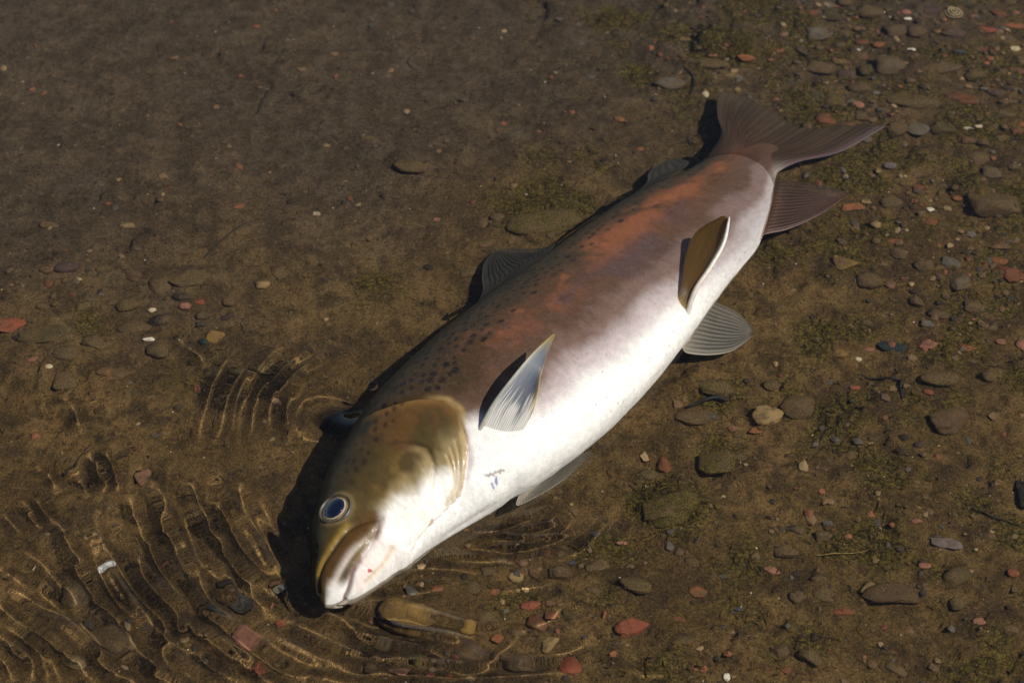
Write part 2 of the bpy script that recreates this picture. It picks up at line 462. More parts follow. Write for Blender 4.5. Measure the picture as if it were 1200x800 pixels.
def water_height(x, y):
    z = 0.00006 * fbm(x, y, 30, 2, 101) + 0.00030 * fbm(x * 0.9, y, 8, 2, 131)
    # a restless corner near the head, calm water towards the far side
    lively = sstep(0.10, -0.25, x + 0.4 * (y + 0.12)) * sstep(0.10, -0.12, y)
    near = sstep(-0.10, -0.26, y) * sstep(0.3, 0.0, x)
    u = x * 0.80 - y * 0.6
    w = x * 0.60 + y * 0.8
    z = z + np.maximum(lively, 0.6 * near) * (0.00012 * fbm(u, w * 0.35, 52, 1, 151) + 0.0019 * fbm(u, w * 0.4, 22, 1, 161))
    for pts, wd, a in RIPPLES:
        P = crest(pts)
        # resample smoothly
        t = np.r_[0, np.cumsum(np.linalg.norm(np.diff(P, axis=0), axis=1))]
        n = max(int(t[-1] / 0.004), 6)
        q = np.linspace(0, t[-1], n)
        P = hermite(q, t, P)
        lo, hi = P.min(0) - 4 * wd, P.max(0) + 4 * wd
        i = np.nonzero((x > lo[0]) & (x < hi[0]) & (y > lo[1]) & (y < hi[1]))[0]
        if not len(i):
            continue
        xy = np.stack([x[i], y[i]], -1)
        best = np.full(len(i), 9.0); along = np.zeros(len(i))
        for k in range(len(P) - 1):
            ab = P[k + 1] - P[k]; L2 = ab @ ab + 1e-12
            h = np.clip(((xy - P[k]) @ ab) / L2, 0, 1)
            d = np.linalg.norm(xy - P[k] - h[:, None] * ab, axis=1)
            m = d < best
            best[m] = d[m]; along[m] = (k + h[m]) / (len(P) - 1)
        env = np.clip(np.sin(np.pi * np.clip(along, 0.0, 1.0)), 0, 1) ** .7
        e = best / wd
        curv = 92.0 * a * (0.8 + 0.3 * vnoise(along * 7, along * 0 + wd * 1000, 3))
        z[i] += env * curv * wd * wd * (1 - 0.45 * e * e) * np.exp(-0.5 * e * e)
    # the dent in the surface beside the nape, rimmed by a low ridge
    c = at(387, 489)[:2] + SHIFT
    d = np.sqrt(((x - c[0]) * 0.95) ** 2 + (y - c[1]) ** 2) / 0.0125
    z = z - 0.0062 * np.exp(-d ** 2) + 0.0008 * np.exp(-((d - 1.9) / 0.45) ** 2)
    return WATER + z


def water_material():
    N = Nodes("clear_water")
    b = N.n("ShaderNodeBsdfGlass")
    b.inputs["IOR"].default_value = 1.333
    b.inputs["Roughness"].default_value = 0.0
    b.inputs["Color"].default_value = (1.0, 0.968, 0.90, 1)
    return N.done(b.outputs[0])


def two_step(lo, mid, hi, fine, coarse, out):
    """Fine steps where the ripples are, wider ones over calm water, growing ones far out."""
    a = list(np.arange(lo, mid, fine)) + list(np.arange(mid, hi, coarse))
    d = fine
    while a[0] > -out:
        d *= 1.35; a.insert(0, a[0] - d)
    d = coarse
    while a[-1] < out:
        d *= 1.35; a.append(a[-1] + d)
    return np.array(a)


ax = two_step(-0.60, 0.10, 0.62, 0.0010, 0.0030, 11.5)
ay = two_step(-0.40, 0.02, 0.66, 0.0010, 0.0030, 11.5)
X, Y = np.meshgrid(ax, ay, indexing='ij')
Zw = water_height(X.ravel(), Y.ravel())
water = link("water", make_mesh("water", np.stack([X.ravel(), Y.ravel(), Zw], -1), grid_faces(len(ax), len(ay)), water_material()), receiver=False)
water.cycles.is_caustics_caster = True
tag(water, kind="structure")

# ------------------------------------------------------------------ the fish
LEN = 0.625


def curve3(pts):
    """Line on the flank given as (station, degrees from the back) pairs."""
    p = np.array(pts, float)
    t = np.linspace(0, 1, len(p)); q = np.linspace(0, 1, 12 * len(p))
    p = hermite(q, t, p)
    return pos(p[:, 0], np.radians(p[:, 1])), p


def near(P, C):
    """Distance from points P to a fine polyline C."""
    best = np.full(len(P), 9.0)
    for k in range(len(C) - 1):
        ab = C[k + 1] - C[k]; L2 = ab @ ab + 1e-12
        h = np.clip(((P - C[k]) @ ab) / L2, 0, 1)
        best = np.minimum(best, np.linalg.norm(P - C[k] - h[:, None] * ab, axis=1))
    return best


OPERCLE = [(.262, 40), (.285, 58), (.310, 73.5), (.325, 88), (.3225, 99.5), (.310, 109), (.2925, 124.5), (.2675, 138), (.2437, 147.5), (.2075, 151), (.160, 155), (.1288, 156)]
PREOPERCLE = [(.235, 78), (.250, 88), (.2625, 103), (.2475, 115), (.2188, 125), (.1837, 137.5), (.1313, 154)]
MAXILLA = [(.012, 52), (.0238, 58), (.0413, 71.5), (.0638, 86.5), (.1013, 97), (.1275, 109.5), (.136, 114)]
MOUTH = [(.004, 168), (.010, 158), (.015, 142.5), (.0362, 124), (.065, 123.5), (.0975, 122.5), (.128, 115)]
LIP = [(.020, 150), (.036, 136), (.062, 134), (.090, 132), (.115, 128)]
CHEEK = [(.128, 120), (.155, 112), (.185, 110), (.22, 112)]
RAYS = [[(.303, 112), (.292, 122), (.272, 134), (.245, 144)], [(.293, 113), (.282, 123), (.262, 135), (.235, 145)],
        [(.283, 115), (.272, 125), (.252, 136), (.225, 145.5)], [(.273, 117), (.262, 127), (.243, 138), (.215, 146)]]
GULAR = [(.185, 150), (.165, 157), (.140, 163)]

u1 = np.linspace(0, 1, 90) ** 1.6 * 0.06
S = np.r_[u1, np.linspace(0.06, 0.34, 232)[1:], np.linspace(0.34, 1.0, 330)[1:]]
NT = 264
TH = np.linspace(0, 2 * np.pi, NT, endpoint=False)
SS, TT2 = np.meshgrid(S, TH, indexing='ij')
base = pos(SS, TT2)
# outward normals of the smooth form
ds = np.gradient(base, axis=0)
dt = (np.roll(base, -1, 1) - np.roll(base, 1, 1))
nrm = np.cross(dt, ds)
nrm /= np.linalg.norm(nrm, axis=-1, keepdims=True) + 1e-12
ctr = frame(SS)[0]
flip = np.sign(((base - ctr) * nrm).sum(-1).mean())
nrm *= flip
s_ = SS.ravel(); deg = np.degrees(TT2.ravel()); deg = np.where(deg > 180, 360 - deg, deg)     # degrees from the back, both flanks alike
side = np.where(TT2.ravel() < np.pi, 1.0, -1.0)
Pm = pos(s_, np.radians(deg))                                    # mirrored onto the upper flank for distances
metric = np.stack([s_ * LEN, np.radians(deg) * profile(s_, (TT + BB) / 2) * 0.85], -1)
ux, uy = metric[:, 0], metric[:, 1]
disp = np.zeros(len(s_))
cop, pop = curve3(OPERCLE); d_op = near(Pm, cop)
s_edge = np.interp(deg, [0, 40, 58, 73.5, 88, 99.5, 109, 124.5, 138, 147.5, 151, 156, 180], [.255, .262, .285, .310, .325, .3225, .310, .2925, .2675, .2437, .2075, .15, .12])
inside = s_ < s_edge
mskhead = sstep(30, 55, deg) * sstep(172, 150, deg)
disp += mskhead * np.where(inside, 0.0010 * np.exp(-d_op / 0.03), -0.0017 * np.exp(-(d_op / 0.0028) ** 2))
disp += mskhead * np.where(inside, 0.0005 * np.exp(-((d_op - 0.002) / 0.0015) ** 2), 0)
d_pre = near(Pm, curve3(PREOPERCLE)[0]); disp -= 0.0007 * np.exp(-(d_pre / 0.0016) ** 2)
d_pre2 = s_ - np.interp(deg, [78, 88, 103, 115, 125, 137.5, 154], [.235, .25, .2625, .2475, .2188, .1837, .1313])
disp += 0.0008 * np.exp(-(d_pre / 0.010) ** 2) * (d_pre2 < 0) * sstep(80, 100, deg)
d_mx = near(Pm, curve3(MAXILLA)[0]); d_mo = near(Pm, curve3(MOUTH)[0]); d_lip = near(Pm, curve3(LIP)[0])
mx_mid = near(Pm, curve3([(.02, 95), (.035, 99), (.062, 104), (.098, 110), (.126, 112)])[0])
disp += 0.0013 * np.exp(-(mx_mid / 0.007) ** 2)
disp -= 0.0018 * np.exp(-(d_mx / 0.0018) ** 2)
disp -= (0.0007 + 0.0021 * sstep(.06, .03, s_)) * np.exp(-(d_mo / 0.0014) ** 2)
disp += 0.0010 * np.exp(-(d_lip / 0.004) ** 2)
d_lip2 = near(Pm, curve3([(.04, 152), (.075, 150), (.11, 143)])[0]); disp -= 0.0006 * np.exp(-(d_lip2 / 0.0016) ** 2)
d_ray = np.full(len(s_), 9.0)
for r in RAYS:
    d_ray = np.minimum(d_ray, near(Pm, curve3(r)[0]))
disp -= 0.0009 * np.exp(-(d_ray / 0.0009) ** 2)
d_gul = near(Pm, curve3(GULAR)[0]); disp -= 0.0014 * np.exp(-(d_gul / 0.0011) ** 2)
eye_c = pos(np.array(.1163), math.radians(66.5))
d_eye = np.linalg.norm(Pm - eye_c, axis=1)
disp += 0.0010 * np.exp(-((d_eye - 0.0122) / 0.003) ** 2) - 0.0015 * np.exp(-(d_eye / 0.008) ** 2)
d_nos = np.linalg.norm(Pm - pos(np.array(.0663), math.radians(44.5)), axis=1); disp -= 0.0014 * np.exp(-(d_nos / 0.0014) ** 2)
disp += 0.0003 * fbm(ux, uy, 60, 3, 9) * sstep(.02, .08, s_)                      # slack skin
disp += 0.00045 * fbm(ux * .6, uy, 22, 2, 19) * sstep(.34, .45, s_)
disp -= 0.0022 * np.exp(-((s_ - .315) / .012) ** 2) * sstep(150, 172, deg)             # notch of the throat
disp -= 0.0009 * np.exp(-((deg - 180) / 5.0) ** 2) * sstep(.16, .22, s_) * sstep(.30, .26, s_)
ll = np.exp(-((deg - 86) / 1.0) ** 2) * sstep(.33, .36, s_) * sstep(.97, .9, s_)       # lateral line
disp -= 0.00025 * ll
body_v = (base + nrm * disp.reshape(base.shape[:2])[..., None]).reshape(-1, 3)

# ---- pigment of the skin (mostly its own colours, both flanks alike)
n1 = fbm(ux, uy, 30, 4, 201); n2 = fbm(ux, uy, 90, 4, 211); n3 = fbm(ux, uy * 1.2, 11, 3, 221); n4 = fbm(ux, uy, 300, 2, 231)


def lerp(a, b, f):
    return a + (b - a) * np.asarray(f)[:, None]


C = lambda *c: np.array(c, float)[None, :]
w = deg + 7 * n1 + 3 * n2
colr = np.tile(C(.018, .013, .005), (len(s_), 1))
colr = lerp(colr, C(.034, .020, .007), sstep(30, 50, w))
tailward = sstep(.55, .95, s_)
sh = -18 * sstep(.48, .82, s_) - 14 * sstep(.86, .95, s_) - 2 * np.exp(-((s_ - .52) / .10) ** 2)
colr = lerp(colr, lerp(np.tile(C(.040, .023, .008), (len(s_), 1)), C(.066, .030, .012), sstep(.36, .5, s_)), sstep(54, 72, w))
colr = lerp(colr, C(.068, .036, .020), sstep(80, 98, w))
colr = lerp(colr, lerp(np.tile(C(.122, .074, .054), (len(s_), 1)), C(.125, .082, .068), tailward), sstep(98, 112, w + sh * .4))
colr = lerp(colr, lerp(np.tile(C(.36, .30, .29), (len(s_), 1)), C(.245, .205, .190), tailward), sstep(109, 124, w * .5 + deg * .5 + sh))
colr = lerp(colr, lerp(np.tile(C(.64, .62, .575), (len(s_), 1)), C(.27, .245, .24), sstep(.62, .92, s_)), sstep(122, 143, deg + 3 * n1 + sh))
colr = lerp(colr, C(.50, .47, .42), .75 * sstep(160, 180, deg + 3 * n1))  # greyer towards the belly midline, edge shading put into the pigment
# reddish blotches of the flank
red = sstep(-.55, .40, .8 * n3 + .5 * n1 + .5 * n2) * np.exp(-((deg - 71 - 5 * n1) / 15) ** 2) * sstep(.36, .46, s_) * sstep(1.02, .95, s_)
colr = lerp(colr, C(.185, .060, .021), np.clip(red * 1.0, 0, .85) * sstep(.37, .50, s_))
red2 = sstep(.1, .5, n1 + n3 * .4) * np.exp(-((deg - 84) / 10) ** 2) * sstep(.33, .42, s_) * sstep(.62, .5, s_)
colr = lerp(colr, C(.12, .044, .020), np.clip(red2, 0, .6))
dusk = sstep(-.05, .4, fbm(ux, uy, 16, 3, 241)) * np.exp(-((deg - 95) / 13) ** 2) * sstep(.45, .6, s_)
colr = lerp(colr, C(.052, .034, .038), .55 * dusk)
# black spots
rs = np.random.RandomState(5)
spots = np.zeros(len(s_))
placed = []
for k in range(2600):
    if len(placed) > 400:
        break
    a = rs.uniform(.16, .93); b = rs.uniform(26, 80)
    if a < .315:
        if rs.rand() > .30 or b > 70:
            continue
        rr = rs.uniform(.0013, .0026)
    else:
        front = math.exp(-((a - .37) / .10) ** 2)
        if b > 48 + 30 * front + rs.normal(0, 5) + 12 * math.exp(-((a - .6) / .2) ** 2):
            continue
        rr = rs.uniform(.0015, .0023) + .0015 * front * rs.rand()
    q = (a * LEN, math.radians(b) * float(profile(np.array(a), (TT + BB) / 2)) * .85)
    if any((q[0] - o_[0]) ** 2 + (q[1] - o_[1]) ** 2 < (rr * 2.2 + .0020) ** 2 for o_ in placed):
        continue
    placed.append(q)
    c0 = np.array([a * LEN, math.radians(b) * float(profile(np.array(a), (TT + BB) / 2)) * 0.85])
    i = np.nonzero((np.abs(ux - c0[0]) < .008) & (np.abs(uy - c0[1]) < .008))[0]
    d = np.sqrt(((ux[i] - c0[0]) / 1.5) ** 2 + (uy[i] - c0[1]) ** 2) + .00022 * n2[i]
    spots[i] = np.maximum(spots[i], sstep(rr * 1.15, rr * .6, d) * rs.uniform(.65, .95))
colr = lerp(colr, C(.004, .0035, .003), spots)
# head
hm = sstep(.002, -.002, s_ - s_edge)
wh = deg + 7 * n1 + 1.5 * n2
hc = np.tile(C(.020, .017, .009), (len(s_), 1))
hc = lerp(hc, C(.052, .036, .012), sstep(42, 66, wh))
hc = lerp(hc, C(.105, .066, .018), sstep(70, 92, wh) * sstep(-.3, .4, n3 + n1))
gill = sstep(.205, .25, s_ + .015 * n1) * sstep(40, 55, deg) * sstep(112, 96, deg)
hc = lerp(hc, C(.060, .030, .011), .9 * gill * sstep(-.6, .3, n1 + n2))
hc = lerp(hc, C(.030, .022, .010), .55 * sstep(.1, .6, n1 + .5 * n3) * sstep(115, 95, deg))
hc = lerp(hc, C(.105, .052, .014), .6 * gill * sstep(.0, .5, n1))
hc = lerp(hc, C(.22, .165, .075), .75 * sstep(97, 110, wh) * sstep(.13, .16, s_))
hc = lerp(hc, C(.60, .57, .51), sstep(107, 126, wh + 9 * sstep(.20, .14, s_) - 12 * sstep(.23, .29, s_)) * sstep(.118, .150, s_ + .0016 * (deg - 115)))
hc = lerp(hc, C(.15, .078, .022), .7 * mskhead * np.exp(-((d_op - .002) / .0042) ** 2) * sstep(122, 95, deg))
hc = lerp(hc, C(.36, .27, .13), .7 * mskhead * np.exp(-(d_op / .004) ** 2) * sstep(100, 122, deg) * sstep(.19, .24, s_))
hc = lerp(hc, C(.040, .022, .009), .55 * np.exp(-(d_pre / .0016) ** 2) * sstep(128, 108, deg))
hc = lerp(hc, C(.30, .21, .09), .45 * np.exp(-((d_pre - .004) / .003) ** 2) * (d_pre2 < 0) * sstep(88, 100, deg) * sstep(128, 112, deg))
# jaws
lower = sstep(119, 127, deg + 3 * n2) * sstep(.17, .14, s_)
hc = lerp(hc, C(.60, .56, .51), lower)
hc = lerp(hc, C(.56, .44, .39), .7 * np.exp(-(d_lip / .0055) ** 2) * sstep(.12, .10, s_) * (deg > 118))
hc = lerp(hc, C(.45, .33, .20), .7 * np.exp(-(d_lip2 / .0022) ** 2))
band = np.exp(-(mx_mid / .0062) ** 2) * sstep(.145, .13, s_)
hc = lerp(hc, C(.42, .36, .30), sstep(.40, .80, band) * sstep(104, 116, deg + 220 * (.05 - s_) * (s_ < .05) - 14 * sstep(.06, .1, s_) + 8))
dm = near(Pm, curve3([(.018, 78), (.030, 86), (.045, 92), (.066, 98), (.100, 104), (.125, 109)])[0])
hc = lerp(hc, C(.060, .029, .008), .95 * np.exp(-(dm / .0066) ** 2) * sstep(.010, .022, s_))
hc = lerp(hc, C(.20, .125, .020), .75 * np.exp(-(near(Pm, curve3([(.03, 56), (.05, 69), (.072, 82), (.10, 91)])[0]) / .0022) ** 2))
hc = lerp(hc, C(.58, .55, .50), sstep(.030, .012, s_ + .004 * n2) * sstep(80, 110, deg))
hc = lerp(hc, C(.12, .055, .05), (.30 + .55 * sstep(.07, .03, s_)) * np.exp(-(d_mo / .0013) ** 2))
hc = lerp(hc, C(.02, .016, .010), .9 * np.exp(-(d_nos / .0013) ** 2))
hc = lerp(hc, C(.16, .11, .045), .75 * np.exp(-((d_eye - .0125) / .0018) ** 2))
hc = lerp(hc, C(.34, .24, .11), .55 * np.exp(-(d_ray / .0014) ** 2) * sstep(.19, .23, s_))
hc = lerp(hc, C(.30, .18, .08), .85 * np.exp(-(d_gul / .0012) ** 2))
hs = np.clip(spots, 0, 1) * sstep(.14, .18, s_)
hc = lerp(hc, C(.020, .010, .007), .8 * hs)
colr = lerp(colr, hc, hm)
colr = lerp(colr, C(.020, .011, .006), .75 * np.exp(-((s_ - s_edge - .003) / .0022) ** 2) * sstep(40, 52, deg) * sstep(106, 92, deg))  # shade of the gill slit drawn as a dark line
# amber seam behind the gill cover, small red and blue marks of the throat
colr = lerp(colr, C(.36, .24, .09), .6 * np.exp(-((s_ - s_edge - .006) / .005) ** 2) * sstep(70, 90, deg) * sstep(128, 116, deg))
for a, b, r, cc in [(.055, 142, .0013, C(.35, .03, .05)), (.057, 144.5, .0007, C(.35, .03, .05)),
                    ]:
    d = np.linalg.norm(Pm - pos(np.array(a), math.radians(b)), axis=1)
    colr = lerp(colr, cc, .9 * sstep(r * 1.6, r * .6, d))
VEINS = [([(.2900, 146.5), (.2935, 148.5)], (.10, .085, .08)), ([(.2955, 148), (.2975, 150.5)], (.10, .085, .08)), ([(.2995, 149), (.3035, 150.2), (.3050, 152)], (.13, .09, .06)),
         ([(.3070, 150.5), (.3100, 152.5)], (.11, .085, .07)), ([(.2965, 155), (.2950, 159.5)], (.12, .15, .30)),          ([(.2905, 155.5), (.2895, 161)], (.16, .19, .34)), ([(.2985, 153.5), (.2950, 156.5)], (.14, .17, .32))]
for pts, cc in VEINS:
    colr = lerp(colr, C(*cc), .8 * sstep(.0011, .0004, near(Pm, curve3(pts)[0]) + .0002 * n2))
for k in range(60):                                              # specks of grit stuck to the wet skin
    a, b = rs.uniform(.45, .95), rs.uniform(110, 170)
    d = np.linalg.norm(Pm - pos(np.array(a), math.radians(b)), axis=1)
    colr = lerp(colr, C(.14, .09, .05), .7 * sstep(.0010, .0003, d))
colr = lerp(colr, C(.125, .072, .050), .9 * sstep(.950, .985, s_ + .012 * n1))  # fades to fin brown, lightened to offset the dimming under water
breast = near(Pm, curve3([(.316, 120), (.335, 130), (.362, 133)])[0])
colr = lerp(colr, C(.60, .575, .53), .9 * sstep(.024, .004, breast + .006 * n1 + .003 * n2) * sstep(.002, .006, s_ - s_edge))
colr *= (1 + .10 * n4)[:, None]
scal = sstep(.004, .02, s_ - s_edge)


def skin_material():
    N = Nodes("wet_fish_skin")
    c = N.attr("pigment").outputs["Color"]
    m = N.attr("metric").outputs["Vector"]
    mp = N.n("ShaderNodeMapping"); N.put(mp.inputs["Vector"], m)
    mp.inputs["Scale"].default_value = (0.9, 1.25, 1.0); mp.inputs["Rotation"].default_value = (0, 0, 0.6)
    vo = N.n("ShaderNodeTexVoronoi", feature='F1'); N.put(vo.inputs["Vector"], mp.outputs[0]); vo.inputs["Scale"].default_value = 640.0
    vo.inputs["Randomness"].default_value = 0.45
    sc_ = N.attr("scaled").outputs["Fac"]
    dome = N.math('MULTIPLY', N.ramp(vo.outputs["Distance"], 0.15, 0.75), sc_)
    g = N.metres(N.n("ShaderNodeTexCoord").outputs["Object"])
    fine = N.noise(g, 300.0, 3.0)
    c2 = N.mix(N.math('MULTIPLY', dome, 0.15), c, (0.02, 0.015, 0.014))
    c2 = N.mix(N.math('MULTIPLY', N.math('MULTIPLY', N.ramp(vo.outputs["Color"], 0.45, 0.95), sc_), 0.025), c2, (0.55, 0.48, 0.46))
    b = N.n("ShaderNodeBsdfPrincipled")
    N.put(b.inputs["Base Color"], c2)
    N.put(b.inputs["Roughness"], N.math('ADD', 0.30, N.math('MULTIPLY', fine, 0.30)))
    b.inputs["Specular IOR Level"].default_value = 0.12
    b.inputs["Subsurface Weight"].default_value = 0.06
    b.inputs["Subsurface Radius"].default_value = (0.004, 0.002, 0.0015)
    b.inputs["Subsurface Scale"].default_value = 0.5 * U
    N.put(b.inputs["Coat Weight"], N.math('ADD', 0.10, N.math('MULTIPLY', N.math('MULTIPLY', N.ramp(N.noise(g, 900.0, 1.0), .66, .74), sc_), 0.9)))
    b.inputs["Coat Roughness"].default_value = 0.07
    nb = N.bump(N.noise(g, 110.0, 4.0, 0.6), 0.25, 0.0016)
    nb = N.bump(fine, 0.25, 0.0006, nb)
    nb = N.bump(N.math('MULTIPLY', dome, -1.0), 0.30, 0.0005, nb)
    N.put(b.inputs["Normal"], nb)
    N.put(b.inputs["Coat Normal"], nb)
    return N.done(b.outputs[0])


fish = empty("fish", (0.045, -0.03, 0.0))
OFF = np.array([0.045, -0.03, 0.0])
tag(fish, "large dead fish with red-brown flank and white belly lying on its side in shallow water", "fish")
nS = len(S)
# close the snout and the tail root with a centre point each
bf = grid_faces(nS, NT, wrap=True)
bf = bf[:, ::-1]
# close the tail root: fold the last ring onto its own middle line
ring = (nS - 1) * NT + np.arange(NT)
bf = np.concatenate([bf, np.array([(ring[k], ring[k + 1], ring[NT - 2 - k], ring[NT - 1 - k]) for k in range(NT // 2 - 1)])])
body = link("body", make_mesh("fish_body", body_v - OFF, bf, skin_material(), attrs={"pigment": colr, "scaled": scal}, uv=metric), fish)


# ---- fins: thin tapered plates with raised rays
def fin_material(name, glow, rough=0.4, see=0.12):
    N = Nodes(name)
    c = N.attr("pigment").outputs["Color"]
    b = N.n("ShaderNodeBsdfPrincipled"); N.put(b.inputs["Base Color"], c)
    b.inputs["Roughness"].default_value = rough
    b.inputs["Coat Weight"].default_value = 0.06; b.inputs["Coat Roughness"].default_value = 0.2
    t = N.n("ShaderNodeBsdfTranslucent"); N.put(t.inputs["Color"], N.attr("through").outputs["Color"])
    mx = N.n("ShaderNodeMixShader"); mx.inputs[0].default_value = glow
    N.put(mx.inputs[1], b.outputs[0]); N.put(mx.inputs[2], t.outputs[0])
    tr = N.n("ShaderNodeBsdfTransparent")
    m2 = N.n("ShaderNodeMixShader")
    N.put(m2.inputs[0], N.math('MULTIPLY', N.attr("thin").outputs["Fac"], see))
    N.put(m2.inputs[1], mx.outputs[0]); N.put(m2.inputs[2], tr.outputs[0])
    return N.done(m2.outputs[0])


def plate(name, lead, trail, end, colour, through, thick=(.0026, .0005), rays=16, relief=.00022, camber=0.0, mat=None, nu=70, nv=112, ragged=0.0, root=0.0, rim_=.0009):
    """A fin spanned between its leading edge, trailing edge and outer margin (Coons patch)."""
    rs2 = np.random.RandomState(len(name) * 7 + rays)
    u = np.linspace(0, 1, nu); v = np.linspace(0, 1, nv)
    f = lambda c, q: hermite(q, np.linspace(0, 1, len(c)), np.array(c))
    lead = [lead[0] + root] + lead[1:]; trail = [trail[0] + root] + trail[1:]
    c0, c1 = f(lead, u), f(trail, u)
    d0 = lead[0] + (np.array(trail[0]) - np.array(lead[0])) * v[:, None]
    d1 = f(end, v) if end is not None else np.array(lead[-1]) + (np.array(trail[-1]) - np.array(lead[-1])) * v[:, None]
    U, Vv = np.meshgrid(u, v, indexing='ij'); U3, V3 = U[..., None], Vv[..., None]
    P = (1 - V3) * c0[:, None] + V3 * c1[:, None] + (1 - U3) * d0[None] + U3 * d1[None] \
        - ((1 - U3) * (1 - V3) * c0[0] + U3 * (1 - V3) * c0[-1] + (1 - U3) * V3 * c1[0] + U3 * V3 * c1[-1])
    du = np.gradient(P, axis=0); dv = np.gradient(P, axis=1)
    n = np.cross(du, dv); n /= np.linalg.norm(n, axis=-1, keepdims=True) + 1e-12
    n0 = n[nu // 3, nv // 2]; n = n * np.sign((n * n0).sum(-1, keepdims=True) + 1e-9)
    if n0[2] < 0:
        n = -n
    nn = n.mean((0, 1)); nn /= np.linalg.norm(nn)
    n = 0.5 * n + 0.5 * nn; n /= np.linalg.norm(n, axis=-1, keepdims=True)
    P = P + n * (camber * np.sin(np.pi * Vv) * np.sin(np.pi * np.clip(U, 0, 1) * 0.8))[..., None]
    if ragged:
        P = P - (du / (np.linalg.norm(du, axis=-1, keepdims=True) + 1e-12)) * (ragged * np.abs(fbm(Vv * 9, Vv * 0, 1, 3, 5)) * U ** 6)[..., None]
    ph = Vv + .010 * fbm(U * 2, Vv * 6, 1, 2, 3)
    ridge = np.cos(2 * np.pi * rays * ph) + .35 * np.cos(4 * np.pi * rays * ph + .7) * sstep(.4, .8, U)
    edge = np.exp(-Vv / .035)
    th = thick[0] * np.clip(1 - 1.4 * U, 0, 1) ** 1.5 * np.clip(np.sin(np.pi * Vv), 0, 1) ** .6 + thick[1] + rim_ * edge * (1 - .6 * U)
    up_ = P + n * (th / 2 + relief * ridge * (1 - .4 * U))[..., None]
    dn_ = P - n * (th / 2 - relief * ridge * (1 - .4 * U) * .6)[..., None]
    verts = np.concatenate([up_.reshape(-1, 3), dn_.reshape(-1, 3)])
    g = grid_faces(nu, nv); k = nu * nv
    idx = np.arange(k).reshape(nu, nv)
    rim = np.concatenate([idx[0, :], idx[1:, -1], idx[-1, -2::-1], idx[-2:0:-1, 0]])
    r2 = np.roll(rim, -1)
    walls = np.stack([rim, r2, r2 + k, rim + k], -1)
    faces = np.concatenate([g, (g + k)[:, ::-1], walls])
    streak = .5 + .5 * np.cos(2 * np.pi * rays * ph) ; nz = fbm(U * 5, Vv * 30, 1, 3, 31)
    cl = colour(U.ravel(), Vv.ravel(), streak.ravel(), nz.ravel())
    tc = through(U.ravel(), Vv.ravel(), streak.ravel(), nz.ravel())
    thin = (sstep(.05, .5, U) * (1 - edge) * (1 - .5 * streak)).ravel()
    me = make_mesh(name, verts - OFF, faces, mat, attrs={"pigment": np.r_[cl, cl], "through": np.r_[tc, tc], "thin": np.r_[thin, thin]})
    return link(name, outward(me), fish)


def c3(u, *stops):
    """Blend between colours placed along u."""
    xs = [q[0] for q in stops]
    return np.stack([np.interp(u, xs, [q[1][k] for q in stops]) for k in range(3)], -1)


def pect_col(U, Vv, st, nz):
    c = c3(Vv, (0, (.30, .29, .25)), (.08, (.16, .17, .18)), (.40, (.085, .095, .12)), (.75, (.030, .034, .055)), (1, (.09, .07, .018)))
    c = lerp(c, C(.62, .59, .53), sstep(.46, .12, U + .14 * nz))
    c = lerp(c, C(.24, .17, .035), sstep(.78, 1.0, U) * .8)
    c = lerp(c, C(.40, .30, .07), np.exp(-((Vv - 1) / .05) ** 2) * sstep(.2, .4, U))
    return c * (1 + .35 * (st - .5) + .12 * nz)[:, None]


def pect_thr(U, Vv, st, nz):
    return c3(U, (0, (.4, .37, .3)), (.5, (.10, .10, .11)), (1, (.28, .2, .05)))


def pelv_col(U, Vv, st, nz):
    c = c3(Vv, (0, (.80, .76, .70)), (.09, (.70, .64, .54)), (.15, (.16, .10, .03)), (1, (.12, .075, .02)))
    c = lerp(c, C(.52, .38, .10), sstep(.16, .0, U))
    return c * (1 + .4 * (st - .5) + .15 * nz)[:, None]


def pelv_thr(U, Vv, st, nz):
    c = c3(Vv, (0, (.75, .7, .6)), (.09, (.6, .5, .3)), (.16, (.40, .21, .028)), (1, (.46, .27, .04)))
    return c * (1 + .5 * (st - .5))[:, None]


def pale_col(U, Vv, st, nz):
    c = c3(U, (0, (.60, .57, .50)), (.3, (.36, .35, .32)), (1, (.24, .24, .22)))
    c = lerp(c, C(.58, .56, .50), np.exp(-Vv / .05))
    c = lerp(c, C(.15, .14, .13), .5 * sstep(.45, .1, st) * sstep(.05, .25, U))
    return c * (1 + .1 * nz)[:, None]


def pink_col(U, Vv, st, nz):
    c = c3(U, (0, (.22, .165, .125)), (.15, (.150, .080, .056)), (1, (.185, .078, .060)))
    c = lerp(c, C(.46, .32, .34), np.exp(-Vv / .04))
    c = lerp(c, C(.05, .033, .02), .6 * sstep(.5, .1, st) * sstep(.05, .2, U))
    c = lerp(c, C(.055, .042, .022), .6 * sstep(.5, 1, Vv))
    return c * (1 + .12 * nz)[:, None]


def dark_col(U, Vv, st, nz):
    c = c3(U, (0, (.07, .055, .035)), (.3, (.085, .085, .08)), (1, (.095, .095, .085)))
    c = lerp(c, C(.035, .035, .035), .5 * sstep(.5, .1, st))
    return c * (1 + .15 * nz)[:, None]


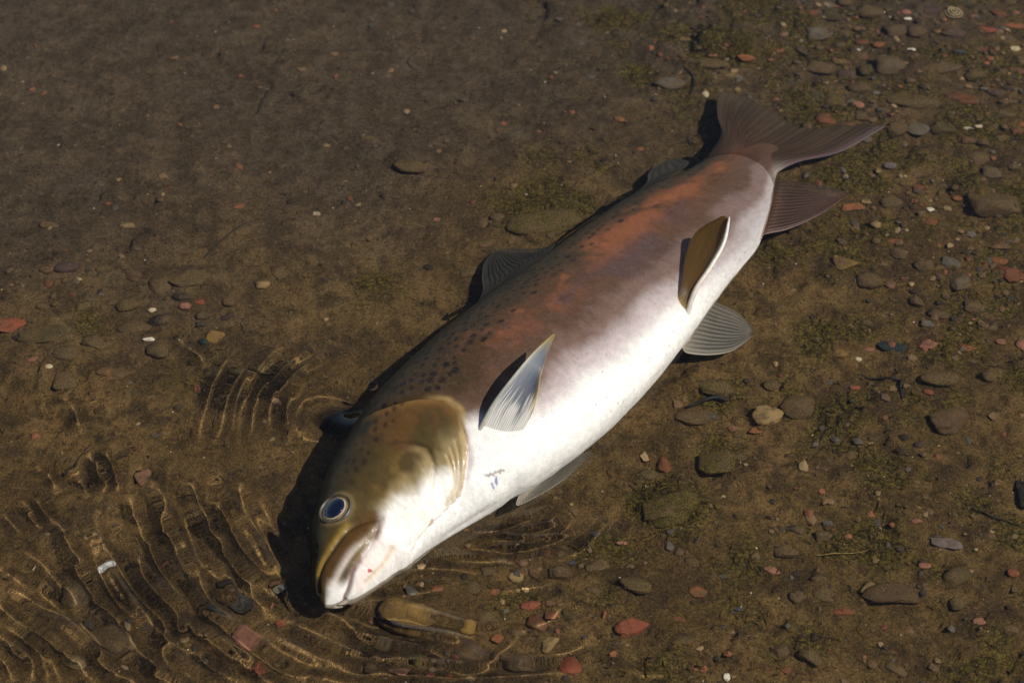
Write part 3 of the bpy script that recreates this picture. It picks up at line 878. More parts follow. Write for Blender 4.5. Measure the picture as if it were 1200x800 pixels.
def tail_col(U, Vv, st, nz):
    c = c3(Vv, (0, (.060, .036, .022)), (.5, (.092, .048, .030)), (.9, (.105, .060, .045)), (.965, (.16, .105, .11)), (1, (.26, .20, .22)))
    c = lerp(c, C(.072, .048, .023), sstep(.40, .95, U) * .8 * sstep(.97, .9, Vv))
    rootc = c3(Vv, (0, (.022, .014, .007)), (.25, (.095, .050, .032)), (.45, (.150, .070, .043)), (.62, (.130, .076, .053)), (.80, (.18, .125, .10)), (.93, (.36, .31, .29)), (1, (.42, .38, .35)))  # root colours lightened to match the dry skin across the waterline
    c = lerp(c, rootc, sstep(.42, .10, U + .10 * nz - .10 * sstep(.7, 1, Vv)))
    return c * (1 + .12 * (st - .5) + .25 * nz)[:, None]


same = lambda f: (lambda U, Vv, st, nz: f(U, Vv, st, nz) * 1.1)
M_FIN = fin_material("fin_membrane", 0.30, 0.38, 0.10)
M_FINT = fin_material("fin_translucent", 0.55, 0.45, 0.05)
M_FINP = fin_material("breast_fin_membrane", 0.16, 0.5, 0.05)
M_TAIL = fin_material("tail_membrane", 0.2, 0.6, 0.35)
M_FINW = fin_material("fin_in_water", 0.25, 0.5, 0.75)
A = lambda l: [np.array(p) for p in l]


def spine(fin, lead, r0, r1, ca, cb, root):
    """The stiff first ray that edges a fin."""
    q = [lead[0] + root] + lead[1:]
    n = 60; t = np.linspace(0, 1, n)
    c = hermite(t, np.linspace(0, 1, len(q)), np.array(q))
    tg = np.gradient(c, axis=0); tg /= np.linalg.norm(tg, axis=1)[:, None]
    e = np.cross(tg, [0, 0, 1.0]); e /= np.linalg.norm(e, axis=1)[:, None]; f = np.cross(e, tg)
    a = np.linspace(0, 2 * np.pi, 13)[:-1]
    rr = (r0 + (r1 - r0) * t) * np.sqrt(np.clip(1 - t ** 14, 0.02, 1))
    V_ = c[:, None] + rr[:, None, None] * (np.cos(a)[None, :, None] * e[:, None] + np.sin(a)[None, :, None] * f[:, None])
    cl = np.repeat(lerp(np.tile(np.array(ca), (n, 1)), np.array(cb)[None], sstep(.5, 1, t)) * (1 + .10 * vnoise(t * 40, t * 0, 3))[:, None], 12, 0)
    me = make_mesh("leading_ray", V_.reshape(-1, 3) - OFF, grid_faces(n, 12, True), M_FIN, attrs={"pigment": cl, "through": cl * .6, "thin": cl[:, 0] * 0})
    return link("leading_ray", outward(me), fin)


pf = plate("pectoral_fin", A(PECT_LEAD), A(PECT_TRAIL), None, pect_col, pect_thr, thick=(.0040, .0006), rays=19, relief=.00020, camber=.003, mat=M_FINP, root=np.array([.001, .0015, -.011]))
spine(pf, A(PECT_LEAD), .0015, .0007, (.42, .40, .34), (.30, .22, .05), np.array([.0005, .001, -.004]))
pf["label"] = "raised grey-blue breast fin with a pale edge"
pv = plate("pelvic_fin", A(PELV_LEAD), A(PELV_TRAIL), None, pelv_col, pelv_thr, thick=(.0035, .0005), rays=15, relief=.00015, camber=-.002, mat=M_FINT, rim_=.0024, root=np.array([-.001, -.001, -.004]), ragged=.003)
spine(pv, A(PELV_LEAD), .0022, .0013, (.66, .60, .50), (.66, .63, .58), np.array([-.001, -.001, -.003]))
pv["label"] = "raised amber-brown belly fin with a white edge"
pv2 = plate("pelvic_fin", A(PELV2_LEAD), A(PELV2_TRAIL), None, pale_col, same(pale_col), thick=(.003, .0005), rays=13, relief=.00010, mat=M_FINW, ragged=.005)
pv2["label"] = "pale see-through belly fin spread in the water"
plate("pectoral_fin", A(PECT2_LEAD), A(PECT2_TRAIL), None, pale_col, same(pale_col), thick=(.003, .0006), rays=12, mat=M_FINW, ragged=.002)["label"] = "pale breast fin pinned under the belly"
plate("anal_fin", A(ANAL_LEAD), A(ANAL_TRAIL), None, pink_col, same(pink_col), thick=(.0035, .0005), rays=15, relief=.00016, mat=M_FINW, ragged=.003)
plate("dorsal_fin", A(DORS_LEAD), A(DORS_TRAIL), None, dark_col, same(dark_col), thick=(.004, .0006), rays=15, relief=.00012, mat=M_FINW, ragged=.003)
plate("adipose_fin", A(ADIP_LEAD), A(ADIP_TRAIL), None, dark_col, same(dark_col), thick=(.003, .0012), rays=5, relief=.0001, mat=M_FIN)
plate("tail_fin", A(TAIL_UP), A(TAIL_LOW), A(TAIL_END), tail_col, same(tail_col), thick=(.0130, .0006), rays=24, relief=.00010, mat=M_TAIL, nu=90, nv=150, ragged=.006)

# ---- eye
def eye_material(name, colr_, rough, coat):
    N = Nodes(name)
    b = N.n("ShaderNodeBsdfPrincipled")
    if colr_ is None:
        N.put(b.inputs["Base Color"], N.attr("pigment").outputs["Color"])
    else:
        b.inputs["Base Color"].default_value = (*colr_, 1)
    b.inputs["Roughness"].default_value = rough
    b.inputs["Coat Weight"].default_value = coat; b.inputs["Coat Roughness"].default_value = 0.03
    return N.done(b.outputs[0])


def dome(name, r, h, mat, parent, colour, origin, rot, squash=(1, 1), inner=0.0, nu=30, nv=64):
    """A flat dome (or a ring when inner > 0) seated on the head."""
    q = np.linspace(inner, 1, nu); a = np.linspace(0, 2 * np.pi, nv, endpoint=False)
    Q, Aa = np.meshgrid(q, a, indexing='ij')
    if inner > 0:
        t = (Q - inner) / (1 - inner); z = h * np.sin(np.pi * np.clip(t, 0, 1)) - .0012 * (t > .99)
    else:
        z = h * np.sqrt(np.clip(1 - Q ** 2, 0, 1))
    L = np.stack([r * Q * np.cos(Aa) * squash[0], r * Q * np.sin(Aa) * squash[1], z], -1).reshape(-1, 3)
    W_ = L @ rot.T + origin
    cl = colour(Q.ravel(), Aa.ravel())
    me = make_mesh(name, W_ - OFF, grid_faces(nu, nv, wrap=True), mat, attrs={"pigment": cl})
    return link(name, outward(me), parent)


_, ft, fn, fl = frame(np.array(.1163))
e1 = pos(np.array(.1163 + .004), math.radians(66.5)) - eye_c; e1 /= np.linalg.norm(e1)
e2 = pos(np.array(.1163), math.radians(70.5)) - eye_c; e2 -= e1 * (e1 @ e2); e2 /= np.linalg.norm(e2)
e3 = np.cross(e1, e2)
if e3 @ (eye_c - frame(np.array(.1163))[0]) < 0:
    e3 = -e3
R3 = np.stack([e1, e2, e3], -1)
iris_c = lambda Q, Aa: lerp(c3(Q, (0, (.05, .04, .03)), (.70, (.10, .08, .06)), (.725, (.50, .42, .29)), (.775, (.30, .22, .12)), (.83, (.075, .05, .026)), (.92, (.11, .08, .045)), (1, (.10, .07, .03))),
                            C(.20, .13, .06), .5 * sstep(.1, .6, fbm(np.cos(Aa) * 2, np.sin(Aa) * 2, 2, 3, 4)) * (Q > .72))
eye = dome("eye", .0110, .0034, eye_material("iris", None, .35, .25), fish, iris_c, eye_c - e3 * .0012, R3)
dome("pupil", .0078, .0024, eye_material("pupil_lens", (.0015, .003, .012), .06, .8), eye, lambda Q, Aa: np.zeros((len(Q), 3)), eye_c + e3 * .0011, R3, squash=(1.05, .95))  # blue of the reflected sky partly tinted into the base colour
dome("eye_rim", .0128, .0014, eye_material("rim_skin", None, .5, .05), eye,
     lambda Q, Aa: lerp(np.tile(C(.060, .042, .020), (len(Q), 1)), C(.022, .016, .008), sstep(-.4, .6, fbm(np.cos(Aa) * 3, np.sin(Aa) * 3, 1, 3, 8))), eye_c - e3 * .0004, R3, inner=.80)

# ------------------------------------------------------------------ stones
def stone_material():
    N = Nodes("river_stone")
    oi = N.n("ShaderNodeObjectInfo")
    g = N.metres(N.n("ShaderNodeNewGeometry").outputs["Position"])
    mid = N.noise(g, 160.0, 5.0, 0.65); fine = N.noise(g, 900.0, 2.0, 0.6); big = N.noise(g, 60.0, 4.0, 0.6)
    c = N.mix(N.math('MULTIPLY', N.ramp(mid, 0.52, 0.34), 0.55), oi.outputs["Color"], (0.035, 0.025, 0.016))
    c = N.mix(N.math('MULTIPLY', N.ramp(fine, 0.55, 0.75), 0.30), c, (0.34, 0.27, 0.19))
    silt = N.mix(N.ramp(fine, 0.3, 0.7), (0.055, 0.037, 0.018), (0.150, 0.102, 0.048))
    amt = N.math('ADD', oi.outputs["Alpha"], N.math('MULTIPLY', N.math('SUBTRACT', big, 0.5), 1.5))
    c = N.mix(N.ramp(amt, 0.30, 0.75), c, silt)
    weed = N.mix(N.ramp(fine, 0.4, 0.6), (0.026, 0.023, 0.005), (0.120, 0.096, 0.015))
    c = N.mix(N.math('MULTIPLY', N.ramp(amt, 0.72, 1.25), 0.85), c, weed)
    b = N.n("ShaderNodeBsdfPrincipled")
    N.put(b.inputs["Base Color"], c)
    b.inputs["Roughness"].default_value = 0.75; b.inputs["Specular IOR Level"].default_value = 0.2
    N.put(b.inputs["Normal"], N.bump(fine, 0.5, 0.0006, N.bump(mid, 0.6, 0.002)))
    return N.done(b.outputs[0])


M_STONE = stone_material()
HUES = dict(red=(.225, .066, .034), pink=(.26, .118, .080), orange=(.235, .092, .036), rust=(.155, .058, .025), tan=(.27, .19, .085), ochre=(.24, .145, .036),
            cream=(.50, .43, .29), white=(.70, .66, .56), grey=(.115, .102, .082), dark=(.028, .023, .018), slate=(.06, .066, .078), brown=(.085, .052, .024),
            olive=(.060, .048, .015), purple=(.075, .045, .042), teal=(.014, .030, .032), black=(.008, .008, .008), mauve=(.15, .12, .125))
ICO = {}


def ico(n):
    if n not in ICO:
        bm = bmesh.new(); bmesh.ops.create_icosphere(bm, subdivisions=n, radius=1.0)
        ICO[n] = (np.array([v.co[:] for v in bm.verts]), np.array([[v.index for v in f.verts] for f in bm.faces]))
        bm.free()
    return ICO[n]


def noise3(P, f, seed):
    return (vnoise(P[:, 0] * f + 3.1, P[:, 1] * f + P[:, 2] * f * .7, seed) + vnoise(P[:, 1] * f + 1.7, P[:, 2] * f - P[:, 0] * f * .6, seed + 5)) * .5


def stone_form(kind, seed, n=3):
    """Unit stone: round, rough, flat, block or rind (an arched fragment)."""
    v, f = ico(n)
    rs3 = np.random.RandomState(seed)
    p = v.copy()
    if kind == 'block':
        p = np.sign(p) * np.abs(p) ** .45; p /= np.abs(p).max(0)
    r = 1 + .20 * noise3(v, 1.6, seed) + .09 * noise3(v, 3.7, seed + 3)
    if kind == 'rough':
        r += .13 * noise3(v, 4.5, seed + 9) + .07 * noise3(v, 9, seed + 11)
    p = p * r[:, None]
    if kind in ('rough', 'flat', 'angular', 'block'):
        for k in range({'rough': 9, 'flat': 5, 'angular': 11, 'block': 3}[kind]):
            q = rs3.normal(size=3); q /= np.linalg.norm(q)
            h = rs3.uniform(.52, .85)
            e = np.maximum(p @ q - h, 0)
            p = p - (e * .9)[:, None] * q
    if kind == 'rind':
        p[:, 2] += .55 * (1 - p[:, 0] ** 2) - .25
        p[:, 1] += .25 * np.sin(p[:, 0] * 2.4)
    p = p + (.018 * noise3(v, 13, seed + 21))[:, None] * v
    p -= (p.max(0) + p.min(0)) / 2
    p /= (p.max(0) - p.min(0)) / 2
    return p, f


# each distinct stone: spot and size in the photograph, colour, form, silt cover, turn, label
STONES = [
    (740, 733, 40, 26, 'red', 'rough', .15, 8, "rough orange-red stone standing clear of the silt below the fish's belly"),
    (668, 778, 26, 22, 'red', 'round', .15, 0, "smooth bright red pebble at the bottom edge, below the rough orange-red stone"),
    (900, 483, 36, 30, 'tan', 'round', .25, 10, "rounded yellow-tan stone with a short dark stick beside it"),
    (841, 541, 44, 36, 'olive', 'block', .95, 0, "square block of stone grown over with green algae"),
    (786, 588, 68, 52, 'olive', 'rough', .95, 20, "broad mossy green stone below the small upright red stone"),
    (779, 542, 15, 24, 'rust', 'angular', .1, 0, "small upright red-brown stone on the edge of a mossy stone"),
    (990, 306, 38, 26, 'ochre', 'angular', .3, -12, "lumpy yellow-ochre stone below the pinkish anal fin"),
    (1049, 403, 38, 18, 'teal', 'flat', .05, -6, "flat dark blue-green oval stone"),
    (1090, 400, 22, 17, 'pink', 'angular', .05, 15, "pink angular stone just beside the dark blue-green oval"),
    (1131, 405, 27, 11, 'orange', 'flat', .15, -4, "thin flat orange stone near the pink angular stone"),
    (1125, 113, 42, 19, 'rust', 'angular', .2, -14, "large orange-brown angular stone with a pale rim, far side"),
    (1030, 51, 15, 11, 'orange', 'round', .1, 0, "small orange pebble throwing a dark shadow, far side"),
    (1165, 232, 62, 44, 'brown', 'rough', .6, -20, "big silty brown stone with a deep shadow on its left"),
    (1113, 490, 46, 42, 'brown', 'rough', .4, 0, "rough orange-brown block with a dark hollow on its left"),
    (1048, 692, 72, 28, 'brown', 'rind', .35, -8, "arched brown stone fragment with a pale lower rim"),
    (1024, 690, 28, 32, 'tan', 'rough', .5, 30, "knobbly tan stone at the end of the arched fragment"),
    (1085, 661, 17, 10, 'pink', 'round', .1, -15, "white-tipped pink pebble above the arched fragment"),
    (1110, 634, 36, 14, 'mauve', 'flat', .25, -15, "flat grey-purple stone lying aslant in brown silt"),
    (1147, 727, 14, 11, 'pink', 'angular', .05, 0, "pale pink chip alone in the silt, lower right"),
    (988, 714, 25, 11, 'red', 'flat', .2, 5, "flat red chip left of the knobbly tan stone"),
    (905, 666, 19, 10, 'pink', 'flat', .25, -12, "dull pink flat pebble between mossy stone and arched fragment"),
    (818, 691, 22, 16, 'orange', 'round', .35, 0, "round orange-brown pebble half sunk, with a dark left side"),
    (797, 723, 26, 14, 'rust', 'rough', .4, -20, "crumbly dull red stone right of the rough orange-red stone"),
    (800, 748, 24, 12, 'rust', 'flat', .55, 0, "dark red stone almost covered by silt near the bottom edge"),
    (813, 656, 22, 18, 'brown', 'round', .5, -20, "round dark brown pebble beneath the mossy stone"),
    (700, 660, 28, 20, 'tan', 'rough', .5, 0, "tan stone with a black hollow on its left, right of the fish's throat"),
    (745, 681, 38, 22, 'olive', 'round', .75, -15, "silty olive stone above the rough orange-red stone"),
    (728, 635, 14, 7, 'pink', 'flat', .2, 0, "small flat pink pebble in pale sand under the belly"),
    (670, 659, 10, 8, 'slate', 'round', .05, 20, "tiny blue-grey pebble near the small ripples"),
    (623, 707, 25, 13, 'red', 'round', .25, 10, "soft red pebble sunk in sand right of the fish's chin"),
    (554, 686, 22, 18, 'olive', 'round', .5, 0, "round olive pebble close to the fish's jaw"),
    (476, 716, 66, 44, 'ochre', 'round', .35, -10, "large ochre-brown stone just right of the snout"),
    (551, 762, 40, 26, 'brown', 'round', .15, -10, "smooth dark brown oval stone near the bottom edge below the snout"),
    (606, 771, 40, 24, 'brown', 'rough', .35, -8, "dark brown stone with a reddish end at the bottom edge"),
    (583, 746, 15, 15, 'orange', 'angular', .1, 0, "small orange stone between two dark brown stones"),
    (645, 752, 26, 20, 'tan', 'angular', .25, 30, "yellowish tan wedge-shaped stone near the bottom edge"),
    (549, 734, 18, 17, 'ochre', 'rough', .25, 0, "small ochre stone above the dark brown oval stone"),
    (487, 767, 26, 16, 'olive', 'round', .3, -8, "olive oval stone under a bright ripple line"),
    (469, 782, 28, 14, 'pink', 'flat', .3, 0, "mottled pink stone at the bottom edge under the snout"),
    (505, 788, 11, 9, 'red', 'round', .2, 0, "tiny pinkish red pebble at the bottom edge"),
    (287, 746, 34, 32, 'pink', 'flat', .15, -40, "salmon-pink slab partly under a dark curled leaf"),
    (303, 781, 15, 13, 'red', 'angular', .1, 0, "red chip just below the salmon-pink slab"),
    (328, 729, 10, 8, 'red', 'round', .25, 0, "small red pebble between the pink slab and the snout"),
    (168, 556, 17, 28, 'pink', 'rough', .45, 0, "pinkish beige stone among the ripples on the left"),
    (78, 311, 28, 17, 'purple', 'round', .05, 8, "smooth dark purple-grey oval pebble"),
    (56, 314, 18, 14, 'rust', 'round', .5, 0, "rust-brown pebble touching the dark purple-grey one"),
    (188, 331, 28, 30, 'brown', 'round', .45, 0, "round brown stone with an orange patch"),
    (222, 322, 46, 28, 'olive', 'flat', .55, 15, "flat olive-brown stone right of the round brown one"),
    (217, 357, 14, 11, 'pink', 'round', .05, 0, "small dusky pink pebble, left of a matching redder pebble"),
    (234, 352, 14, 10, 'red', 'round', .05, -20, "small bright pinkish red pebble beside the dusky pink one"),
    (213, 345, 22, 12, 'dark', 'round', .3, 0, "dark grey pebble just above the dusky pink pebble"),
    (158, 381, 42, 26, 'olive', 'round', .55, 0, "dark olive stone left of a dark grey stone"),
    (187, 372, 27, 18, 'dark', 'rough', .3, 20, "dark grey stone beneath the two small pink pebbles"),
    (8, 377, 40, 24, 'red', 'flat', .3, 0, "large dull red stone cut off by the left edge"),
    (52, 388, 62, 24, 'olive', 'flat', .5, 8, "broad flat olive-brown stone near the left edge"),
    (79, 411, 32, 24, 'brown', 'round', .55, 0, "silty brown stone below the broad flat one"),
    (39, 419, 14, 9, 'pink', 'round', .15, 20, "small reddish pink pebble near the left edge"),
    (58, 428, 9, 7, 'cream', 'round', .1, 0, "tiny cream pebble below the reddish pink one"),
    (134, 434, 42, 20, 'orange', 'flat', .42, -8, "flat orange-brown stone under silt on the left"),
    (253, 393, 20, 14, 'ochre', 'rough', .2, 0, "yellowish ochre pebble beside a teal-dark stone"),
    (240, 398, 16, 14, 'teal', 'round', .2, 0, "dark teal pebble touching the yellowish ochre one"),
    (174, 396, 14, 7, 'white', 'angular', .05, 0, "white shard in the silt left of the teal pebble"),
    (178, 362, 10, 8, 'cream', 'round', .3, 0, "pale yellow pebble above the dark olive stone"),
    (308, 331, 18, 14, 'tan', 'rough', .3, 0, "tan stone flecked with white, left of the fish's back"),
    (265, 378, 22, 14, 'brown', 'round', .55, 0, "silty brown pebble above the ochre pebble"),
    (482, 191, 40, 22, 'brown', 'round', .68, -5, "sand-covered oval stone in the open silt above the fish"),
    (584, 253, 20, 19, 'brown', 'round', .6, 0, "sandy round stone left of the olive rock behind the back fin"),
    (566, 259, 12, 18, 'brown', 'round', .6, 0, "small sandy stone left of a bigger sandy round stone"),
    (550, 317, 24, 17, 'brown', 'rough', .5, 30, "brown stone touching the shadow of the back fin"),
    (570, 283, 20, 13, 'rust', 'angular', .45, 35, "rusty stone just above the back fin"),
    (638, 256, 86, 46, 'olive', 'round', .85, 10, "big olive algae-covered rock behind the back fin"),
    (785, 97, 36, 22, 'grey', 'round', .4, -4, "grey-brown oval stone with a red fleck, left of the tail"),
    (832, 72, 42, 16, 'olive', 'round', .8, -8, "green-topped dark oval stone above the tail"),
    (876, 57, 22, 13, 'orange', 'rough', .25, 0, "orange stone at the foot of the mossy mound above the tail"),
    (836, 57, 12, 7, 'orange', 'round', .2, 0, "small orange pebble left of the orange stone, far side"),
    (858, 87, 22, 10, 'tan', 'flat', .3, -20, "tan flat stone right above the tail"),
    (827, 108, 8, 13, 'cream', 'angular', .05, 0, "upright cream chip left of the tail's upper lobe"),
    (725, 138, 13, 10, 'orange', 'rough', .3, 0, "small tan-orange pebble in the open silt left of the tail"),
    (750, 172, 10, 8, 'orange', 'round', .1, 0, "small bright orange pebble beside the adipose fin"),
    (999, 240, 28, 14, 'orange', 'angular', .2, 10, "orange stone touching the tip of the pinkish anal fin"),
    (1015, 235, 11, 8, 'tan', 'angular', .15, 0, "little tan stone at the end of the orange one by the anal fin"),
    (1043, 192, 15, 12, 'mauve', 'round', .2, 0, "grey-pink pebble right of the tail"),
    (1090, 244, 11, 8, 'white', 'round', .1, 0, "small white pebble above a red-brown pebble"),
    (1091, 258, 17, 12, 'rust', 'round', .15, 0, "red-brown pebble just below a small white pebble"),
    (1048, 281, 20, 13, 'red', 'angular', .2, 12, "orange-red stone right of the lumpy yellow-ochre stone"),
    (1076, 219, 13, 11, 'rust', 'round', .35, 0, "dull rust pebble between the tail and the big silty stone"),
    (1123, 230, 13, 9, 'orange', 'round', .3, 0, "orange-tan pebble left of the big silty stone"),
    (1174, 285, 24, 11, 'pink', 'rough', .45, -10, "pinkish tan stone under the big silty stone"),
    (1172, 304, 22, 14, 'orange', 'round', .25, -12, "orange-tan round pebble above a dark red rock"),
    (1184, 319, 36, 24, 'rust', 'rough', .15, -30, "dark red-brown rock at the right edge"),
    (1044, 332, 16, 13, 'pink', 'round', .4, -40, "dusky pink pebble below the orange-red stone"),
    (1165, 382, 36, 13, 'tan', 'flat', .45, 5, "pale tan crusty stone near the right edge"),
    (1197, 401, 14, 18, 'pink', 'round', .1, 0, "pink stone cut off by the right edge"),
    (1173, 399, 12, 9, 'pink', 'round', .15, 0, "small tan-pink pebble beneath the crusty stone"),
    (1016, 408, 17, 8, 'pink', 'flat', .15, 0, "flat pink pebble left of the dark blue-green oval"),
    (1006, 420, 8, 7, 'cream', 'angular', .05, 0, "tiny cream chip under the flat pink pebble"),
    (984, 413, 20, 13, 'ochre', 'rough', .3, 0, "pair-humped ochre pebble left of a flat pink one"),
    (973, 447, 12, 6, 'slate', 'flat', .1, -8, "small blue-grey flat pebble"),
    (1003, 453, 10, 7, 'red', 'round', .25, 0, "tiny red pebble right of the blue-grey flat pebble"),
    (1088, 458, 12, 8, 'red', 'round', .2, -20, "small red pebble under a silty olive stone"),
    (1101, 443, 44, 22, 'brown', 'round', .7, 0, "silty olive-brown stone above the rough orange-brown block"),
    (930, 618, 26, 13, 'dark', 'rough', .35, -10, "dark grey stone in the middle of the algae patch"),
    (1074, 607, 14, 8, 'pink', 'round', .2, 0, "small pink pebble above the grey-purple stone"),
    (1187, 671, 14, 12, 'red', 'rough', .3, 0, "red pebble by the right edge below a thin twig"),
    (1160, 626, 16, 9, 'red', 'flat', .5, 0, "dull dark pink pebble under a thin twig, right side"),
    (1046, 614, 8, 8, 'orange', 'round', .2, 0, "tiny orange pebble left of the grey-purple stone"),
    (960, 677, 18, 13, 'rust', 'round', .5, 0, "rust pebble under algae left of the arched fragment"),
    (852, 792, 8, 12, 'white', 'angular', .0, 0, "small white stone at the bottom edge"),
    (866, 712, 10, 7, 'slate', 'angular', .1, 0, "small dark bluish chip, lower middle"),
    (815, 487, 46, 22, 'brown', 'round', .55, 0, "brown stone lying under a short dark stick by the belly"),
    (839, 451, 42, 26, 'olive', 'round', .85, -10, "dark green mossy hump below the spread belly fin"),
    (861, 500, 15, 10, 'pink', 'round', .3, 0, "dull pink pebble left of the yellow-tan stone"),
    (886, 502, 16, 9, 'orange', 'flat', .3, 0, "flat orange pebble just below the yellow-tan stone"),
    (761, 554, 22, 15, 'brown', 'round', .65, 0, "silty round stone left of the small upright red stone"),
    (1199, 574, 16, 44, 'black', 'rough', .0, 0, "black stone cut off by the right edge"),
    (1092, 10, 26, 19, 'purple', 'angular', .15, 0, "dark purple-red stone at the top edge"),
    (1062, 13, 12, 9, 'pink', 'round', .2, 0, "pink pebble left of the dark purple-red stone"),
    (1064, 21, 9, 5, 'white', 'round', .05, 0, "tiny white pebble at the top edge by a pink one"),
    (1099, 35, 10, 9, 'ochre', 'angular', .3, 0, "small yellow-green pebble below the dark purple-red stone"),
    (1117, 37, 26, 20, 'purple', 'round', .25, -20, "purple-brown stone just below the ringed shell"),
    (1157, 34, 24, 11, 'red', 'flat', .15, -12, "long dark red stone among gravel, top right"),
    (1190, 28, 26, 12, 'orange', 'flat', .25, -8, "orange-brown flat stone in the top right corner"),
    (1172, 15, 20, 11, 'rust', 'angular', .2, -25, "red-brown stone above the orange-brown flat one, top right"),
    (1188, 56, 16, 9, 'cream', 'rough', .05, 0, "cream white lumpy stone near the right edge, far side"),
    (1194, 82, 24, 8, 'orange', 'flat', .25, -15, "orange-tan sliver at the right edge, far side"),
    (1149, 56, 24, 11, 'rust', 'round', .3, 0, "red-brown flat pebble left of the cream white stone"),
    (1068, 58, 10, 5, 'white', 'flat', .1, 0, "tiny flat white pebble right of the orange pebble's shadow"),
    (1125, 60, 16, 8, 'slate', 'angular', .2, 0, "pale blue-grey chip among gravel, far side"),
    (1100, 76, 58, 22, 'grey', 'flat', .6, -6, "large flat grey-olive stone among gravel"),
    (1070, 115, 60, 20, 'olive', 'round', .75, -8, "wide dark green stone with a black cleft beneath"),
    (1003, 57, 11, 5, 'white', 'flat', .15, 0, "small white sliver left of the orange pebble, far side"),
    (1010, 48, 16, 9, 'rust', 'round', .3, 0, "rust pebble left of the orange pebble, far side"),
    (1007, 33, 14, 8, 'pink', 'round', .3, 0, "pink-brown pebble above the rust pebble, far side"),
    (986, 71, 20, 11, 'ochre', 'round', .35, 0, "ochre pebble near the tail's far side"),
    (1134, 150, 14, 6, 'white', 'flat', .1, 0, "white flat pebble under the large orange-brown angular stone"),
    (1147, 147, 9, 6, 'cream', 'round', .15, 0, "cream pebble touching the white flat pebble"),
    (1198, 144, 10, 9, 'orange', 'round', .1, 0, "orange pebble at the right edge level with the tail"),
    (1182, 117, 22, 10, 'orange', 'round', .5, 0, "silty orange pebble right of the large orange-brown stone"),
    (1176, 131, 28, 14, 'olive', 'round', .6, -10, "silty olive stone near the right edge level with the tail"),
    (150, 262, 18, 10, 'tan', 'flat', .45, 0, "faint tan pebble in dark silt, upper left"),
    (60, 262, 26, 10, 'pink', 'flat', .55, -10, "pale pinkish flat stone under silt, upper left"),
    (280, 240, 14, 8, 'orange', 'flat', .3, 20, "small orange pebble in the open silt on the left"),
    (371, 249, 9, 7, 'cream', 'round', .3, 0, "little cream pebble in open silt above the fish"),
    (512, 256, 9, 7, 'pink', 'round', .15, 0, "tiny pink pebble in open silt above the back fin"),
    (300, 30, 9, 7, 'orange', 'round', .2, 0, "tiny orange pebble far off near the top edge"),
    (432, 160, 20, 12, 'rust', 'flat', .5, -10, "faint rust stone in open silt above the fish"),
    (90, 690, 34, 44, 'olive', 'round', .55, 30, "olive-brown stone blurred by ripples, lower left"),
    (88, 772, 26, 20, 'tan', 'flat', .35, -30, "tan stone under the ripples in the lower left"),
    (130, 745, 62, 40, 'brown', 'round', .55, -20, "large brown stone blurred by ripples in the lower left corner"),
]
used = {}


def place_stone(me, p, w, d, h, turn, hue, silt, sink):
    o = link("stone", me)
    zb = float(bed_z(p[0], p[1]))
    o.location = Vector((p[0], p[1], zb + h * (1 - sink) - h / 2)) * U
    o.scale = (w / 2, d / 2, h / 2)
    o.rotation_euler = (0, 0, turn)
    j = 1 + rnd.uniform(-.12, .12)
    o.color = (hue[0] * j, hue[1] * j, hue[2] * j, silt)
    return o


def low_z(x, y):
    return float(bed_z(x, y))


for k, (x, y, w, h, hue, form, silt, turn, label) in enumerate(STONES):
    z0 = float(bed_z(*at(x, y + h * .2)[:2]))
    p = at(x, y + h * .12, min(z0 + .001, WATER - .002))
    m = depth_scale(p)
    n = 4 if max(w, h) > 22 else 3
    pv_, fv_ = stone_form(form, 40 + k, n)
    me = make_mesh("stone", pv_, fv_, M_STONE)
    W_ = w * m * 1.06
    D_ = max(h * m * 1.02, W_ * .42)
    H_ = {'flat': .34, 'round': .60, 'rough': .62, 'angular': .62, 'block': .8, 'rind': .5}[form] * min(W_, D_)
    H_ = min(H_, (WATER - z0) * 1.25)
    o = place_stone(me, p, W_, D_, H_, math.radians(turn), HUES[hue], silt + .14, .40 + .12 * (silt > .4))
    tag(o, label, "stone", "stones lying on the river bed")

# small pebbles bedded between them: shared forms, one object each
CUT = (" standing", " at ", " with ", " below", " near", " on ", " right", " left", " beside", " throwing", " in ", " just", " alone", " between", " half", " lying", " by ", " under", " sunk", " close",
       " partly", " among", " touching", " above", " from", " cut", " far", " grown", " almost", " beneath", " level", " over", " blurred", " flecked", " around", " next", " aslant", ",")


def handle(label):
    """The first few words of a stone's label: what one would call it."""
    e = min([label.find(c) for c in CUT if label.find(c) > 0] or [len(label)])
    return label[:e]


def beside(x, y):
    """Which named stone a small one lies next to, and on which side of it."""
    best = min(STONES, key=lambda q: (q[0] - x) ** 2 + (1.4 * (q[1] - y)) ** 2)
    dx, dy = x - best[0], (y - best[1]) * 1.4
    if dx * dx + dy * dy > 75 ** 2:
        return ""
    side_ = ("left of" if dx < 0 else "right of") if abs(dx) > abs(dy) else ("above" if dy < 0 else "below")
    words_ = f"{side_} the {handle(best[8])}".split()
    return ", " + " ".join(words_) if len(words_) <= 7 else ""


BIG = [make_mesh("cobble", *stone_form(kind, 700 + q, 3), M_STONE) for q, kind in enumerate(['round', 'rough', 'flat', 'angular', 'round', 'rough'])]
FORMS = [make_mesh("pebble", *stone_form(kind, 900 + q, 2), M_STONE) for q, kind in enumerate(['round', 'rough', 'angular', 'flat', 'round', 'angular', 'flat', 'rough'])]
TAKEN = [(s[0], s[1], max(s[2], s[3])) for s in STONES]


_sq = np.linspace(0, 1, 41)
_fp = frame(_sq)[0] - CAM
_fz = _fp @ FW
FISH_DISCS = np.stack([600 + KPX * _fp[:, 0] / _fz, 400 - KPX * (_fp @ UP) / _fz, KPX / _fz * .5 * (profile(_sq, TT) + profile(_sq, BB))], -1)


